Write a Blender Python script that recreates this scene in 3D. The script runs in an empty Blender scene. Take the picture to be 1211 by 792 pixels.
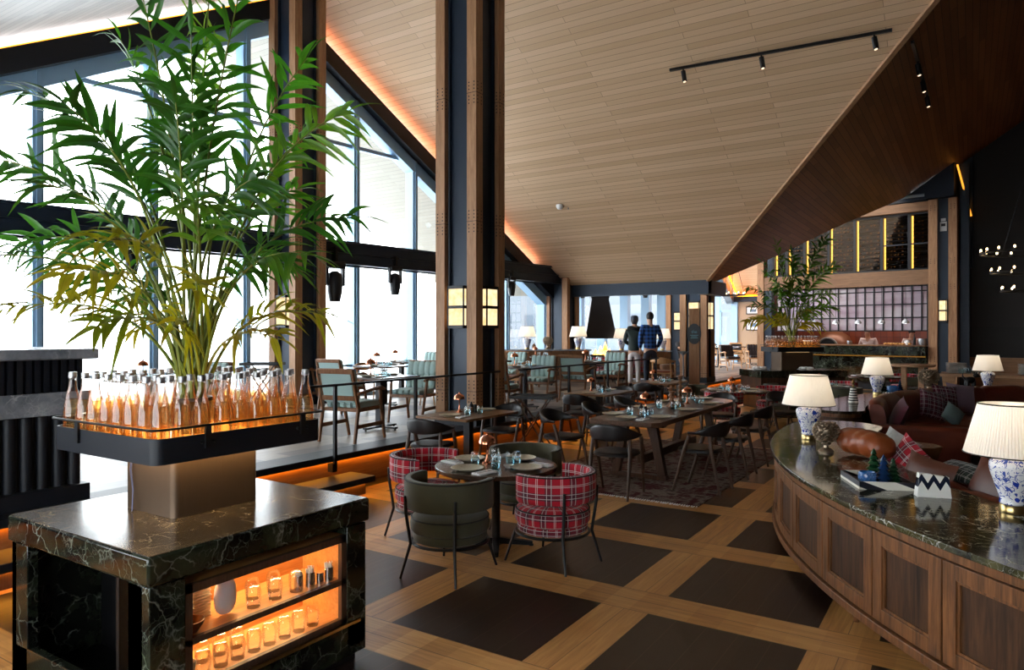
import bpy, math, random
from math import sin, cos, pi, radians, atan2, sqrt, hypot
from mathutils import Vector, Matrix
random.seed(7)
scene = bpy.context.scene
COL = scene.collection
# ---------------------------------------------------------------- camera
F, CX, HY, H = 839.0, 605.5, 393.0, 1.75
TH = atan2(543.5, 839.0); S, C = sin(TH), cos(TH)
cd = bpy.data.cameras.new('camera'); cam = bpy.data.objects.new('camera', cd); COL.objects.link(cam)
cam.location = (0, 0, H); cam.rotation_euler = (pi/2, 0, TH)
cd.sensor_width = 36.0; cd.lens = F/1211*36.0; cd.shift_y = -3.0/1211; cd.clip_start = .05; cd.clip_end = 400
scene.camera = cam
def at(px, py, Z):
    xc = (px-CX)/F*Z
    return Vector((-S*Z+C*xc, C*Z+S*xc, H-(py-HY)/F*Z))
def g(px, py, z=0.0):
    return at(px, py, F*(H-z)/(py-HY))
def proj(p):
    Z = -S*p[0]+C*p[1]; xc = C*p[0]+S*p[1]
    return CX+F*xc/Z, HY+F*(H-p[2])/Z, Z
# ---------------------------------------------------------------- mesh builder
class MB:
    def __init__(s): s.v=[]; s.f=[]; s.m=[]; s.uv=[]
    def add(s, vs, fs, mat=0, uvs=None):
        b=len(s.v); s.v+= [tuple(v) for v in vs]
        for i, f in enumerate(fs):
            s.f.append([b+k for k in f]); s.m.append(mat); s.uv.append(uvs[i] if uvs else None)
        return s
    def box(s, x0,x1,y0,y1,z0,z1, mat=0, R=None):
        vs=[(x,y,z) for x in (x0,x1) for y in (y0,y1) for z in (z0,z1)]
        if R is not None: vs=[R@Vector(v) for v in vs]
        return s.add(vs, [(0,1,3,2),(4,6,7,5),(0,4,5,1),(2,3,7,6),(0,2,6,4),(1,5,7,3)], mat)
    def cb(s, c, d, mat=0, rz=0, R=None):
        M = Matrix.Translation(c) @ (R.to_4x4() if R is not None else Matrix.Rotation(rz,4,'Z'))
        a,b,e=[k/2 for k in d]
        return s.box(-a,a,-b,b,-e,e,mat,M)
    def bar(s, p, q, w, h=None, mat=0, w2=None, h2=None, up=(0,0,1)):
        # rectangular bar from p to q with tapering section
        p=Vector(p); q=Vector(q); h=h or w; w2=w2 or w; h2=h2 or h
        d=(q-p).normalized(); u=Vector(up)
        if abs(d.dot(u))>.97: u=Vector((0,1,0)) if abs(d.y)<.9 else Vector((1,0,0))
        x=d.cross(u).normalized(); y=x.cross(d).normalized()
        vs=[]
        for c,a,b in ((p,w,h),(q,w2,h2)):
            vs+=[c+x*a/2*i+y*b/2*j for i,j in ((-1,-1),(1,-1),(1,1),(-1,1))]
        return s.add(vs,[(3,2,1,0),(4,5,6,7),(0,1,5,4),(1,2,6,5),(2,3,7,6),(3,0,4,7)],mat)
    def loft(s, rings, mat=0, close=True, caps=True, uv=None, loop=False):
        n=len(rings[0]); vs=[v for r in rings for v in r]; fs=[]; us=[]
        nr=len(rings)
        for i in range(nr if loop else nr-1):
            i2=(i+1)%nr
            for j in range(n if close else n-1):
                k=(j+1)%n
                fs.append((i*n+j,i*n+k,i2*n+k,i2*n+j))
                if uv:
                    us.append([uv(i,j),uv(i,j+1),uv(i+1,j+1),uv(i+1,j)])
        if caps and close and not loop:
            fs.append(tuple(range(n))[::-1]); fs.append(tuple((nr-1)*n+k for k in range(n)))
            if uv: us+= [[(vs[k][0],vs[k][1]) for k in fs[-2]],[(vs[k][0],vs[k][1]) for k in fs[-1]]]
        return s.add(vs,fs,mat,us if uv else None)
    def cyl(s, p, q, r, r2=None, n=12, mat=0, caps=True):
        return s.tube([p,q],[r,r if r2 is None else r2],n,mat,caps)
    def tube(s, pts, r, n=8, mat=0, caps=True, loop=False, sx=1.0):
        pts=[Vector(p) for p in pts]; N=len(pts); rings=[]; x=None
        rs=r if isinstance(r,(list,tuple)) else [r]*N
        for i,p in enumerate(pts):
            if loop: d=(pts[(i+1)%N]-pts[i-1])
            else: d=pts[min(i+1,N-1)]-pts[max(i-1,0)]
            d.normalize()
            if x is None:
                u=Vector((0,0,1)) if abs(d.z)<.9 else Vector((0,1,0))
                x=d.cross(u).normalized()
            else: x=(x-d*x.dot(d)).normalized()
            y=x.cross(d)
            rings.append([p+x*(cos(2*pi*k/n)*rs[i]*sx)-y*(sin(2*pi*k/n)*rs[i]) for k in range(n)])
        return s.loft(rings,mat,True,caps,None,loop)
    def lathe(s, prof, n=20, c=(0,0,0), mat=0, sx=1, sy=1, uv=False):
        rings=[[(c[0]+r*sx*cos(2*pi*k/n),c[1]+r*sy*sin(2*pi*k/n),c[2]+z) for k in range(n)] for r,z in prof]
        L=[0]
        for a,b in zip(prof,prof[1:]): L.append(L[-1]+hypot(a[0]-b[0],a[1]-b[1]))
        rr=max(p[0] for p in prof)
        return s.loft(rings,mat,True,True,(lambda i,j:(2*pi*j/n*rr,L[i])) if uv else None)
    def ell(s, c, r, n=12, m=8, mat=0, e=1.0, R=None):
        sg=lambda v: math.copysign(abs(v)**e,v)
        rings=[]
        for i in range(1,m):
            t=-pi/2+pi*i/m
            rings.append([Vector((r[0]*sg(cos(t))*sg(cos(2*pi*k/n)),r[1]*sg(cos(t))*sg(sin(2*pi*k/n)),r[2]*sg(sin(t)))) for k in range(n)])
        if R is not None: rings=[[R@v for v in q] for q in rings]
        c=Vector(c); rings=[[c+v for v in q] for q in rings]
        return s.loft(rings,mat)
    def prism(s, poly, z0, z1, mat=0):
        return s.loft([[(x,y,z0) for x,y in poly],[(x,y,z1) for x,y in poly]],mat)
    def pillow(s, c, w, h, t, R=None, mat=0, n=10):
        # square cushion standing in the local xz plane, thickness along y
        g_=[[None]*(n+1) for _ in range(n+1)]; R=R or Matrix.Identity(3); c=Vector(c)
        for side in (-1,1):
            vs=[]; us=[]
            for i in range(n+1):
                for j in range(n+1):
                    u=-1+2*i/n; v=-1+2*j/n
                    b=max(0,(1-u*u)*(1-v*v))**.45
                    k=1-.07*(1-abs(u)**3*1)*abs(v)-0; k2=1-.07*(1-abs(v)**3)*abs(u)
                    vs.append(c+R@Vector((u*w/2*k2*1.0,side*t/2*b,v*h/2*k)))
            fs=[];uu=[]
            for i in range(n):
                for j in range(n):
                    a=i*(n+1)+j; q=(a,a+n+1,a+n+2,a+1)
                    uq=[((k//(n+1))/n*w,(k%(n+1))/n*h) for k in q]
                    if side>0: q=q[::-1]; uq=uq[::-1]
                    fs.append(q); uu.append(uq)
            s.add(vs,fs,mat,uu)
        return s
    def build(s, name, mat, parent=None, smooth=40, bev=0, seg=2, label=None):
        me=bpy.data.meshes.new(name); me.from_pydata(s.v,[],s.f)
        mats=mat if isinstance(mat,(list,tuple)) else [mat]
        for m_ in mats: me.materials.append(m_)
        me.polygons.foreach_set('material_index',s.m)
        if any(s.uv):
            ul=me.uv_layers.new(name='UVMap'); i=0
            for f,u in zip(s.f,s.uv):
                for k in range(len(f)):
                    if u: ul.data[i].uv=u[k]
                    i+=1
        me.validate()
        if smooth:
            me.shade_smooth(); me.set_sharp_from_angle(angle=radians(smooth))
        o=bpy.data.objects.new(name,me); COL.objects.link(o)
        if parent is not None: o.parent=parent
        if bev:
            b=o.modifiers.new('bevel','BEVEL'); b.width=bev; b.segments=seg; b.limit_method='ANGLE'; b.angle_limit=radians(40)
        if label: o['label']=label
        return o
def tag(o, label=None, cat=None, group=None, kind=None):
    if label: o['label']=label
    if cat: o['category']=cat
    if group: o['group']=group
    if kind: o['kind']=kind
    return o
def thing(name, label, cat, loc=(0,0,0), rz=0, group=None):
    o=bpy.data.objects.new(name,None); o.empty_display_size=.1; COL.objects.link(o)
    o.location=loc; o.rotation_euler=(0,0,rz)
    return tag(o,label,cat,group)
def dup(root, loc, rz=0, label=None, group=None, sc=None):
    r=root.copy(); COL.objects.link(r); r.location=loc; r.rotation_euler=(0,0,rz)
    if sc: r.scale=(sc,sc,sc) if not isinstance(sc,tuple) else sc
    if label: r['label']=label
    if group: r['group']=group
    for ch in list(root.children):
        c=ch.copy(); COL.objects.link(c); c.parent=r
        for gch in list(ch.children):
            d=gch.copy(); COL.objects.link(d); d.parent=c
    return r
class Proto:
    """first placement moves the prototype itself, later ones copy it"""
    def __init__(s, root): s.root=root; s.used=False
    def __call__(s, loc, rz=0, label=None, group=None, sc=None):
        if not s.used:
            s.used=True; r=s.root; r.location=loc; r.rotation_euler=(0,0,rz)
            if sc: r.scale=(sc,sc,sc) if not isinstance(sc,tuple) else sc
            return tag(r,label,None,group)
        return dup(s.root,loc,rz,label,group,sc)
def struct(o): o['kind']='structure'; return o
ORD=['leftmost','second from left','third from left','fourth from left','fifth from left','sixth from left','seventh from left','eighth from left','ninth from left','tenth from left','eleventh from left','twelfth from left']+['%dth from left'%k for k in range(13,40)]
def ordinal(objs, fmt):
    """label look-alikes of one set by their order in the photo"""
    objs=sorted(objs,key=lambda o: proj(o.location)[0])
    for k,o in enumerate(objs):
        w=ORD[k] if k<len(objs)-1 or k==0 else 'rightmost'
        o['label']=fmt.format(w) if len(objs)>1 else fmt.format('single')
# ---------------------------------------------------------------- materials
def srgb(r,g_,b):
    f=lambda c:(c/255/12.92 if c/255<=.04045 else ((c/255+.055)/1.055)**2.4)
    return (f(r),f(g_),f(b),1)
class NT:
    def __init__(s,name):
        s.mat=bpy.data.materials.new(name); s.mat.use_nodes=True; s.nt=s.mat.node_tree; s.nt.nodes.clear()
        s.out=s.n('ShaderNodeOutputMaterial')
    def n(s,t,ins=None,**kw):
        nd=s.nt.nodes.new(t)
        for k,v in kw.items(): setattr(nd,k,v)
        for k,v in (ins or {}).items():
            if hasattr(v,'is_linked') or hasattr(v,'links'): s.nt.links.new(v,nd.inputs[k])
            else: nd.inputs[k].default_value=v
        return nd
    def L(s,a,b): s.nt.links.new(a,b)
    def math(s,op,a,b=0.0,c=0.0): return s.n('ShaderNodeMath',{0:a,1:b,2:c},operation=op).outputs[0]
    def mix(s,f,a,b,blend='MIX'):
        nd=s.nt.nodes.new('ShaderNodeMix'); nd.data_type='RGBA'; nd.blend_type=blend
        for k,v in ((0,f),(6,a),(7,b)):
            if hasattr(v,'links'): s.nt.links.new(v,nd.inputs[k])
            else: nd.inputs[k].default_value=v
        return nd.outputs[2]
    def co(s,kind='Object'): return s.n('ShaderNodeTexCoord').outputs[kind]
    def xyz(s,v):
        nd=s.n('ShaderNodeSeparateXYZ',{0:v}); return nd.outputs
    def vec(s,x=0.0,y=0.0,z=0.0): return s.n('ShaderNodeCombineXYZ',{0:x,1:y,2:z}).outputs[0]
    def map(s,v,sc=(1,1,1),rot=(0,0,0),loc=(0,0,0)): return s.n('ShaderNodeMapping',{0:v,1:loc,2:rot,3:sc}).outputs[0]
    def noise(s,v,sc,det=3.0,ro=.55,dist=0.0): return s.n('ShaderNodeTexNoise',{'Vector':v,'Scale':sc,'Detail':det,'Roughness':ro,'Distortion':dist}).outputs[0]
    def ramp(s,f,stops,interp='LINEAR'):
        nd=s.n('ShaderNodeValToRGB',{0:f}); cr=nd.color_ramp; cr.interpolation=interp
        while len(cr.elements)<len(stops): cr.elements.new(.5)
        for e,(p,c) in zip(cr.elements,stops): e.position=p; e.color=c if len(c)==4 else (*c,1)
        return nd.outputs[0]
    def bump(s,h,st=.2,d=.01): return s.n('ShaderNodeBump',{'Height':h,'Strength':st,'Distance':d}).outputs[0]
    def bsdf(s,col,rough=.5,metal=0.0,normal=None,spec=.5,**kw):
        b=s.n('ShaderNodeBsdfPrincipled',{'Base Color':col,'Roughness':rough,'Metallic':metal,'Specular IOR Level':spec})
        for k,v in kw.items(): b.inputs[k.replace('_',' ')].default_value=v
        if normal is not None: s.L(normal,b.inputs['Normal'])
        s.L(b.outputs[0],s.out.inputs[0]); return b
W3=lambda v:(v,v,v,1)
def plain(name,col,rough=.5,metal=0.0,spec=.5,**kw):
    t=NT(name); t.bsdf(col,rough,metal,None,spec,**kw); return t.mat
def glow(name,col,st):
    t=NT(name); e=t.n('ShaderNodeEmission',{0:col,1:st*.6}); t.L(e.outputs[0],t.out.inputs[0]); return t.mat
def boards(name,c1,c2,gap,width,length,rough=.5,axis='X',grain=.35,bump=.15,spec=.4,gapw=.004):
    """planks running along object X (or Y), tone varying from board to board, streaked grain"""
    t=NT(name); v=t.co()
    if axis=='Y': v=t.map(v,rot=(0,0,pi/2))
    if axis=='Z': v=t.map(v,rot=(0,pi/2,0))
    br=t.n('ShaderNodeTexBrick',{'Vector':v,'Color1':W3(0),'Color2':W3(1),'Mortar':W3(.5),'Scale':1.0,'Mortar Size':gapw,'Brick Width':length,'Row Height':width,'Mortar Smooth':.1,'Bias':0.0},offset=.37,offset_frequency=2,squash=1.0)
    base=t.mix(br.outputs[0],c1,c2)
    g1=t.noise(t.map(v,(1.2,26,26)),1.6,4.0,.6,.6)
    base=t.mix(t.math('MULTIPLY',g1,grain),base,t.mix(1.0,base,W3(.45),'MULTIPLY'))
    col=t.mix(br.outputs[1],base,gap)
    t.bsdf(col,rough,0.0,t.bump(t.math('SUBTRACT',1.0,br.outputs[1]),bump,.004),spec)
    return t.mat
def wood(name,c1,c2,rough=.45,sc=1.0,axis='Z',spec=.4,figure=.6):
    t=NT(name); v=t.co()
    s_={'Z':(14*sc,14*sc,1.1*sc),'X':(1.1*sc,14*sc,14*sc),'Y':(14*sc,1.1*sc,14*sc)}[axis]
    m=t.map(v,s_)
    n1=t.noise(m,1.3,4.0,.6,1.2); n2=t.noise(m,6.0,3.0,.6,.3)
    f=t.math('MULTIPLY_ADD',n2,1-figure,t.math('MULTIPLY',n1,figure))
    col=t.ramp(f,[(.32,c1),(.68,c2)])
    t.bsdf(col,rough,0.0,t.bump(n2,.08,.002),spec); return t.mat
def marble(name,base,mid,vein,rough=.12,sc=1.0,amount=.5):
    t=NT(name); v=t.co()
    w=t.n('ShaderNodeTexNoise',{'Vector':v,'Scale':2.2*sc,'Detail':4.0,'Roughness':.6})
    vv=t.n('ShaderNodeVectorMath',{0:v,1:t.n('ShaderNodeVectorMath',{0:w.outputs[1],'Scale':.45/sc},operation='SCALE').outputs[0]},operation='ADD').outputs[0]
    vo=t.n('ShaderNodeTexVoronoi',{'Vector':vv,'Scale':4.0*sc},feature='DISTANCE_TO_EDGE').outputs[0]
    vo2=t.n('ShaderNodeTexVoronoi',{'Vector':vv,'Scale':11.0*sc},feature='DISTANCE_TO_EDGE').outputs[0]
    brk=t.noise(v,3.0*sc,3.0)
    l1=t.math('MULTIPLY',t.ramp(vo,[(0,W3(1)),(.022,W3(.25)),(.05,W3(0))]),t.ramp(brk,[(.42,W3(0)),(.62,W3(1))]))
    l2=t.math('MULTIPLY',t.ramp(vo2,[(0,W3(.7)),(.03,W3(0))]),t.ramp(t.noise(v,2.1*sc,2.0),[(.48,W3(0)),(.66,W3(1))]))
    cloud=t.noise(vv,2.6*sc,5.0,.62)
    b=t.mix(t.ramp(cloud,[(.38,W3(0)),(.72,W3(1))]),base,mid)
    col=t.mix(t.math('MULTIPLY',t.math('MAXIMUM',l1,l2),amount),b,vein)
    t.bsdf(col,rough,0.0,None,.38); return t.mat
def metal_brushed(name,col,rough=.35):
    t=NT(name); v=t.co(); n=t.noise(t.map(v,(60,60,2)),4.0,3.0)
    t.bsdf(t.mix(t.math('MULTIPLY',n,.35),col,t.mix(1.0,col,W3(.5),'MULTIPLY')),rough,.65); return t.mat
def plaid(name,base,dark,light,period=.16,use='UV',rough=.85):
    t=NT(name); x,y,_=t.xyz(t.co(use))
    def stripes(c):
        p=t.math('FRACT',t.math('MULTIPLY',c,1/period))
        return p
    def band(p,a,b): return t.math('MULTIPLY',t.math('GREATER_THAN',p,a),t.math('LESS_THAN',p,b))
    px,py=stripes(x),stripes(y); col=base
    dk=lambda p:t.math('MULTIPLY',band(p,.55,.86),.62)
    col=t.mix(dk(px),col,dark); col=t.mix(dk(py),col,dark)
    th=lambda p:t.math('MULTIPLY',t.math('MAXIMUM',t.math('MAXIMUM',band(p,.18,.205),band(p,.245,.27)),t.math('MAXIMUM',band(p,.62,.645),band(p,.80,.825))),.75)
    col=t.mix(th(px),col,light); col=t.mix(th(py),col,light)
    n=t.noise(t.co('Object'),320.0,2.0)
    t.bsdf(col,rough,0.0,t.bump(n,.25,.003),.25,Sheen_Weight=.15); return t.mat
def fabric(name,col,col2,rough=.9,sc=260.0):
    t=NT(name); n=t.noise(t.co(),sc,2.0); n2=t.noise(t.co(),5.0,2.0)
    t.bsdf(t.mix(t.math('MULTIPLY_ADD',n,.6,t.math('MULTIPLY',n2,.4)),col,col2),rough,0.0,t.bump(n,.3,.003),.25,Sheen_Weight=.2); return t.mat
def leather(name,col,col2,rough=.42):
    t=NT(name); v=t.co(); vo=t.n('ShaderNodeTexVoronoi',{'Vector':v,'Scale':180.0}).outputs[0]; n=t.noise(v,7.0,4.0)
    t.bsdf(t.mix(n,col,col2),rough,0.0,t.bump(t.math('MULTIPLY_ADD',n,6.0,vo),.12,.004),.45); return t.mat
def glass_sheet(name,tint=(.97,.985,.99,1),refl=.22):
    t=NT(name); lw=t.n('ShaderNodeFresnel',{0:1.45}).outputs[0]
    tr=t.n('ShaderNodeBsdfTransparent',{0:tint}); gl=t.n('ShaderNodeBsdfGlossy',{0:W3(1),'Roughness':.02})
    m=t.n('ShaderNodeMixShader',{0:t.math('MULTIPLY',lw,refl)}); t.L(tr.outputs[0],m.inputs[1]); t.L(gl.outputs[0],m.inputs[2]); t.L(m.outputs[0],t.out.inputs[0]); return t.mat
def glass_ware(name,tint,edge,rough=.03):
    """thin clear glassware: tinted where seen edge-on, with sharp reflections"""
    t=NT(name); lw=t.n('ShaderNodeLayerWeight',{0:.45}).outputs[1]
    col=t.mix(t.math('POWER',lw,2.0),tint,edge)
    tr=t.n('ShaderNodeBsdfTransparent',{0:col}); gl=t.n('ShaderNodeBsdfGlossy',{0:W3(1),'Roughness':rough})
    fr=t.n('ShaderNodeFresnel',{0:1.5}).outputs[0]
    m=t.n('ShaderNodeMixShader',{0:t.math('MULTIPLY_ADD',fr,.6,.02)}); t.L(tr.outputs[0],m.inputs[1]); t.L(gl.outputs[0],m.inputs[2]); t.L(m.outputs[0],t.out.inputs[0]); return t.mat

M={}
M['ceil']=boards('ceiling oak boards',srgb(224,189,152),srgb(206,169,131),srgb(140,110,84),.125,3.0,.5,'X',.3,.15)
M['ceil_dark']=boards('gable oak boards',srgb(158,112,76),srgb(128,88,58),srgb(38,26,18),.12,2.4,.5,'Y',.4,.2)
M['ceil_left']=boards('daylight greyed ceiling boards',srgb(176,166,154),srgb(152,142,130),srgb(104,94,84),.125,3.0,.5,'X',.3,.15)  # same oak as the main ceiling, greyed to stand for cool daylight
M['soffit']=boards('soffit boards',srgb(142,137,125),srgb(132,127,115),srgb(100,95,86),.125,2.5,.6,'X',.2,.1)
M['post']=wood('oak post',srgb(140,98,66),srgb(186,142,104),.55,1.0,'Z')
M['post_x']=wood('oak beam',srgb(112,80,54),srgb(150,112,80),.55,1.0,'X')
M['trimwood']=wood('oak trim',srgb(150,110,78),srgb(190,150,112),.55,.6,'X')
M['steel']=plain('blackened steel',srgb(30,44,60),.42,.2,.5)
M['steel_flat']=plain('black paint',srgb(17,22,31),.5,.0,.4)
M['frame']=plain('flare blued window frame',srgb(140,176,206),.4,.0,.5)  # blue lifted to put the veiling flare into the frame colour
M['black']=plain('black satin',srgb(12,12,14),.45,.0,.4)
M['pane']=glass_sheet('window glass')
M['cove']=glow('amber strip light',(1,.24,.005,1),17.0)
M['cove2']=glow('amber strip light under steps',(1,.36,.03,1),20.0)
M['white']=plain('white paper',srgb(236,236,234),.7)
# floor of crossed oak bands around dark oak squares
def floor_mat():
    t=NT('crossed oak floor'); x,y,_=t.xyz(t.co())
    PX,PY=1.25,1.315
    fx=t.math('FLOORED_MODULO',t.math('ADD',x,2.94),PX); fy=t.math('FLOORED_MODULO',t.math('SUBTRACT',y,3.2),PY)
    bx=t.math('GREATER_THAN',fx,.93); by=t.math('GREATER_THAN',fy,.965)
    light=t.math('MAXIMUM',bx,by)
    # seams
    def line(c,p,w): 
        q=t.math('ABSOLUTE',t.math('SUBTRACT',t.math('FRACT',t.math('ADD',t.math('DIVIDE',c,p),.5)),.5))
        return t.math('LESS_THAN',q,w/p)
    sd=line(fx,.93/5,.003)
    sa=t.math('LESS_THAN',t.math('ABSOLUTE',t.math('SUBTRACT',fx,1.09)),.002)
    edge=lambda c,a:t.math('LESS_THAN',t.math('ABSOLUTE',t.math('SUBTRACT',c,a)),.003)
    bmask=t.math('MULTIPLY',by,t.math('MAXIMUM',edge(fy,1.14),t.math('MAXIMUM',edge(fy,.968),edge(fy,1.312))))
    notby=t.math('SUBTRACT',1.0,by)
    amask=t.math('MULTIPLY',t.math('MULTIPLY',bx,notby),sa)
    dmask=t.math('MULTIPLY',t.math('SUBTRACT',1.0,light),sd)
    co=t.co()
    gl_a=t.noise(t.map(co,(22,1.4,1)),1.5,4.0,.6,.8); gl_b=t.noise(t.map(co,(1.4,22,1)),1.5,4.0,.6,.8)
    gl=t.mix(by,gl_a,gl_b)
    big=t.noise(co,1.7,2.0)
    # tone per board
    bid=t.n('ShaderNodeTexWhiteNoise',{'Vector':t.vec(t.math('FLOOR',t.math('DIVIDE',t.math('ADD',x,2.94),.186)),t.math('FLOOR',t.math('DIVIDE',t.math('SUBTRACT',y,3.2),PY)),by)},noise_dimensions='3D').outputs[0]
    lc=t.ramp(t.math('MULTIPLY_ADD',bid,.25,t.math('MULTIPLY',gl,.8)),[(.2,srgb(148,100,52)),(.5,srgb(194,140,80)),(.8,srgb(218,168,106))])
    dc=t.ramp(t.math('MULTIPLY_ADD',bid,.35,t.math('MULTIPLY',gl_a,.6)),[(.2,srgb(28,18,13)),(.75,srgb(50,35,26))])
    col=t.mix(light,dc,lc)
    seam=t.math('MAXIMUM',bmask,amask)
    col=t.mix(t.math('MULTIPLY',seam,.75),col,srgb(60,40,26))
    col=t.mix(t.math('MULTIPLY',dmask,.35),col,srgb(96,74,58))
    t.bsdf(col,t.math('MULTIPLY_ADD',gl,.14,.30),0.0,t.bump(gl,.05,.002),.42); return t.mat
M['floor']=floor_mat()
def deck_mat():
    t=NT('grey basket parquet'); co=t.co(); x,y,_=t.xyz(co)
    P=1.3
    cx=t.math('FLOORED_MODULO',x,P); cy=t.math('FLOORED_MODULO',y,P)
    light=t.math('MAXIMUM',t.math('GREATER_THAN',cx,.95),t.math('GREATER_THAN',cy,.95))
    gl=t.noise(t.map(co,(16,1.5,1)),1.5,4.0,.6,.6)
    c=t.mix(light,t.ramp(gl,[(.3,srgb(84,78,74)),(.7,srgb(104,96,90))]),t.ramp(gl,[(.3,srgb(128,114,100)),(.7,srgb(150,136,120))]))
    q=t.math('ABSOLUTE',t.math('SUBTRACT',t.math('FRACT',t.math('DIVIDE',x,.19)),.5))
    c=t.mix(t.math('MULTIPLY',t.math('GREATER_THAN',q,.49),.6),c,srgb(70,60,52))
    t.bsdf(c,.42,0.0,None,.3); return t.mat
M['deck']=deck_mat()
M['marble_green']=marble('black green marble',srgb(10,11,10),srgb(48,54,40),srgb(170,178,166),.1,2.1,.42)
M['marble_brown']=marble('brown veined marble',srgb(38,32,27),srgb(74,62,50),srgb(190,172,144),.1,1.3,.55)
M['marble_top']=marble('green marble browned by light',srgb(44,38,31),srgb(98,86,68),srgb(196,180,150),.16,1.9,.5)  # the island's green marble again, browned to stand for warm light on it
M['marble_grey']=marble('charcoal marble',srgb(108,113,122),srgb(164,168,176),srgb(222,222,224),.25,1.2,.5)
M['bronze']=metal_brushed('brushed bronze',srgb(100,82,66),.42)
M['brass']=plain('brass',srgb(206,178,120),.28,1.0)
M['copper']=plain('copper',srgb(214,138,104),.18,1.0)
M['chrome']=plain('chrome',srgb(210,212,214),.15,1.0)
M['iron']=plain('black powder coat',srgb(22,24,28),.42,.3)
M['glass']=glass_ware('clear glass',(.99,.995,.995,1),(.86,.89,.89,1))
M['glass_amber']=glass_ware('bottle glass',(.985,.98,.97,1),(.72,.70,.66,1))
M['glass_blue']=glass_ware('turquoise base glass',(.80,.93,.96,1),(.18,.55,.66,1))
def drink_mat():  # clear water, tinted amber to stand for the glow from the tray
    t=NT('glow tinted water'); lw=t.n('ShaderNodeLayerWeight',{0:.4}).outputs[1]
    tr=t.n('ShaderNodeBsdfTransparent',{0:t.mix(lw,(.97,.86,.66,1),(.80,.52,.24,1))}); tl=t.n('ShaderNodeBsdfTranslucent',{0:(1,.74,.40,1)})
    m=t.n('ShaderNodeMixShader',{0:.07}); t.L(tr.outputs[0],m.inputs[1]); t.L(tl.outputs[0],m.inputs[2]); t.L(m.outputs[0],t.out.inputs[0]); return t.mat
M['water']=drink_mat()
M['plaid_red']=plaid('red tartan wool',srgb(178,24,44),srgb(34,44,58),srgb(222,214,214),.17)
M['olive']=fabric('olive wool',srgb(60,59,44),srgb(84,82,64))
M['piping']=plain('dark piping',srgb(22,20,20),.7)
M['blackleather']=leather('black leather',srgb(16,15,18),srgb(26,24,28),.4)
M['brownleather']=leather('tan brown leather',srgb(120,56,26),srgb(156,80,40),.36)
M['oxblood']=leather('oxblood leather',srgb(98,40,26),srgb(130,62,42),.4)
M['teal']=fabric('pale teal wool',srgb(146,176,174),srgb(180,204,202))
M['chairwood']=wood('walnut frame',srgb(104,66,40),srgb(150,102,66),.42,2.0,'Z')
M['darkleg']=wood('smoked oak leg',srgb(52,36,28),srgb(88,64,50),.45,2.0,'Z')
M['palewood']=wood('pale oak chair',srgb(160,114,70),srgb(200,152,102),.42,2.0,'Z')
M['tabletop']=wood('smoked walnut top',srgb(56,40,32),srgb(84,62,50),.26,.8,'X')
M['tabletop_oak']=wood('oak table top',srgb(112,78,50),srgb(152,110,74),.3,.8,'X')
M['cabinet']=wood('stained oak cabinet',srgb(62,38,22),srgb(142,94,56),.42,.8,'Z',.35,.5)
M['cabinet_dark']=wood('dark stained panel',srgb(26,17,11),srgb(88,58,36),.5,.7,'Z',.3,.6)
M['plate']=None
def plate_mat():
    t=NT('speckled stoneware'); n=t.noise(t.co(),90.0,3.0); n2=t.noise(t.co(),14.0,3.0)
    c=t.mix(t.math('GREATER_THAN',n,.66),t.mix(n2,srgb(176,168,142),srgb(208,202,180)),srgb(110,90,62))
    t.bsdf(c,.3,0.0,None,.5); return t.mat
M['plate']=plate_mat()
M['napkin']=fabric('white linen',srgb(226,224,224),srgb(240,240,240),.95,300)
def shade_mat():
    t=NT('pleated ivory shade'); x,y,z=t.xyz(t.co())
    a=t.math('ARCTAN2',y,x); w=t.math('SINE',t.math('MULTIPLY',a,90.0))
    nb=t.bump(w,.5,.004)
    d=t.n('ShaderNodeBsdfDiffuse',{0:srgb(246,242,236),'Normal':nb}); tr=t.n('ShaderNodeBsdfTranslucent',{0:srgb(246,240,230),'Normal':nb})
    m=t.n('ShaderNodeMixShader',{0:.3}); t.L(d.outputs[0],m.inputs[1]); t.L(tr.outputs[0],m.inputs[2]); t.L(m.outputs[0],t.out.inputs[0]); return t.mat
M['shade']=shade_mat()
def porcelain():
    t=NT('blue and white porcelain'); v=t.co()
    n=t.noise(v,9.0,2.0,.5,.5)
    vv=t.n('ShaderNodeVectorMath',{0:v,1:t.n('ShaderNodeVectorMath',{0:t.n('ShaderNodeTexNoise',{'Vector':v,'Scale':14.0}).outputs[1],'Scale':.05},operation='SCALE').outputs[0]},operation='ADD').outputs[0]
    vo=t.n('ShaderNodeTexVoronoi',{'Vector':vv,'Scale':13.0}); ed=t.n('ShaderNodeTexVoronoi',{'Vector':vv,'Scale':26.0},feature='DISTANCE_TO_EDGE').outputs[0]
    lf=t.n('ShaderNodeTexNoise',{'Vector':vv,'Scale':26.0,'Detail':2.5,'Roughness':.55,'Distortion':1.6}).outputs[0]
    fl=t.math('LESS_THAN',vo.outputs[0],.24); vine=t.math('MAXIMUM',t.math('GREATER_THAN',lf,.565),t.math('MULTIPLY',t.math('LESS_THAN',ed,.03),t.math('GREATER_THAN',n,.5)))
    z=t.xyz(v)[2]
    rim=t.math('MAXIMUM',t.math('GREATER_THAN',z,.305),t.math('LESS_THAN',z,.075))
    c=t.mix(vine,srgb(232,232,236),srgb(62,84,166)); c=t.mix(fl,c,srgb(34,58,158))
    c=t.mix(t.math('MULTIPLY',t.math('LESS_THAN',vo.outputs[0],.06),1.0),c,srgb(214,220,238))
    t.bsdf(c,.12,0.0,None,.6); return t.mat
M['porcelain']=porcelain()
M['bulb']=glow('warm bulb',(1,.66,.32,1),14.0)
M['lantern']=None
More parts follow.
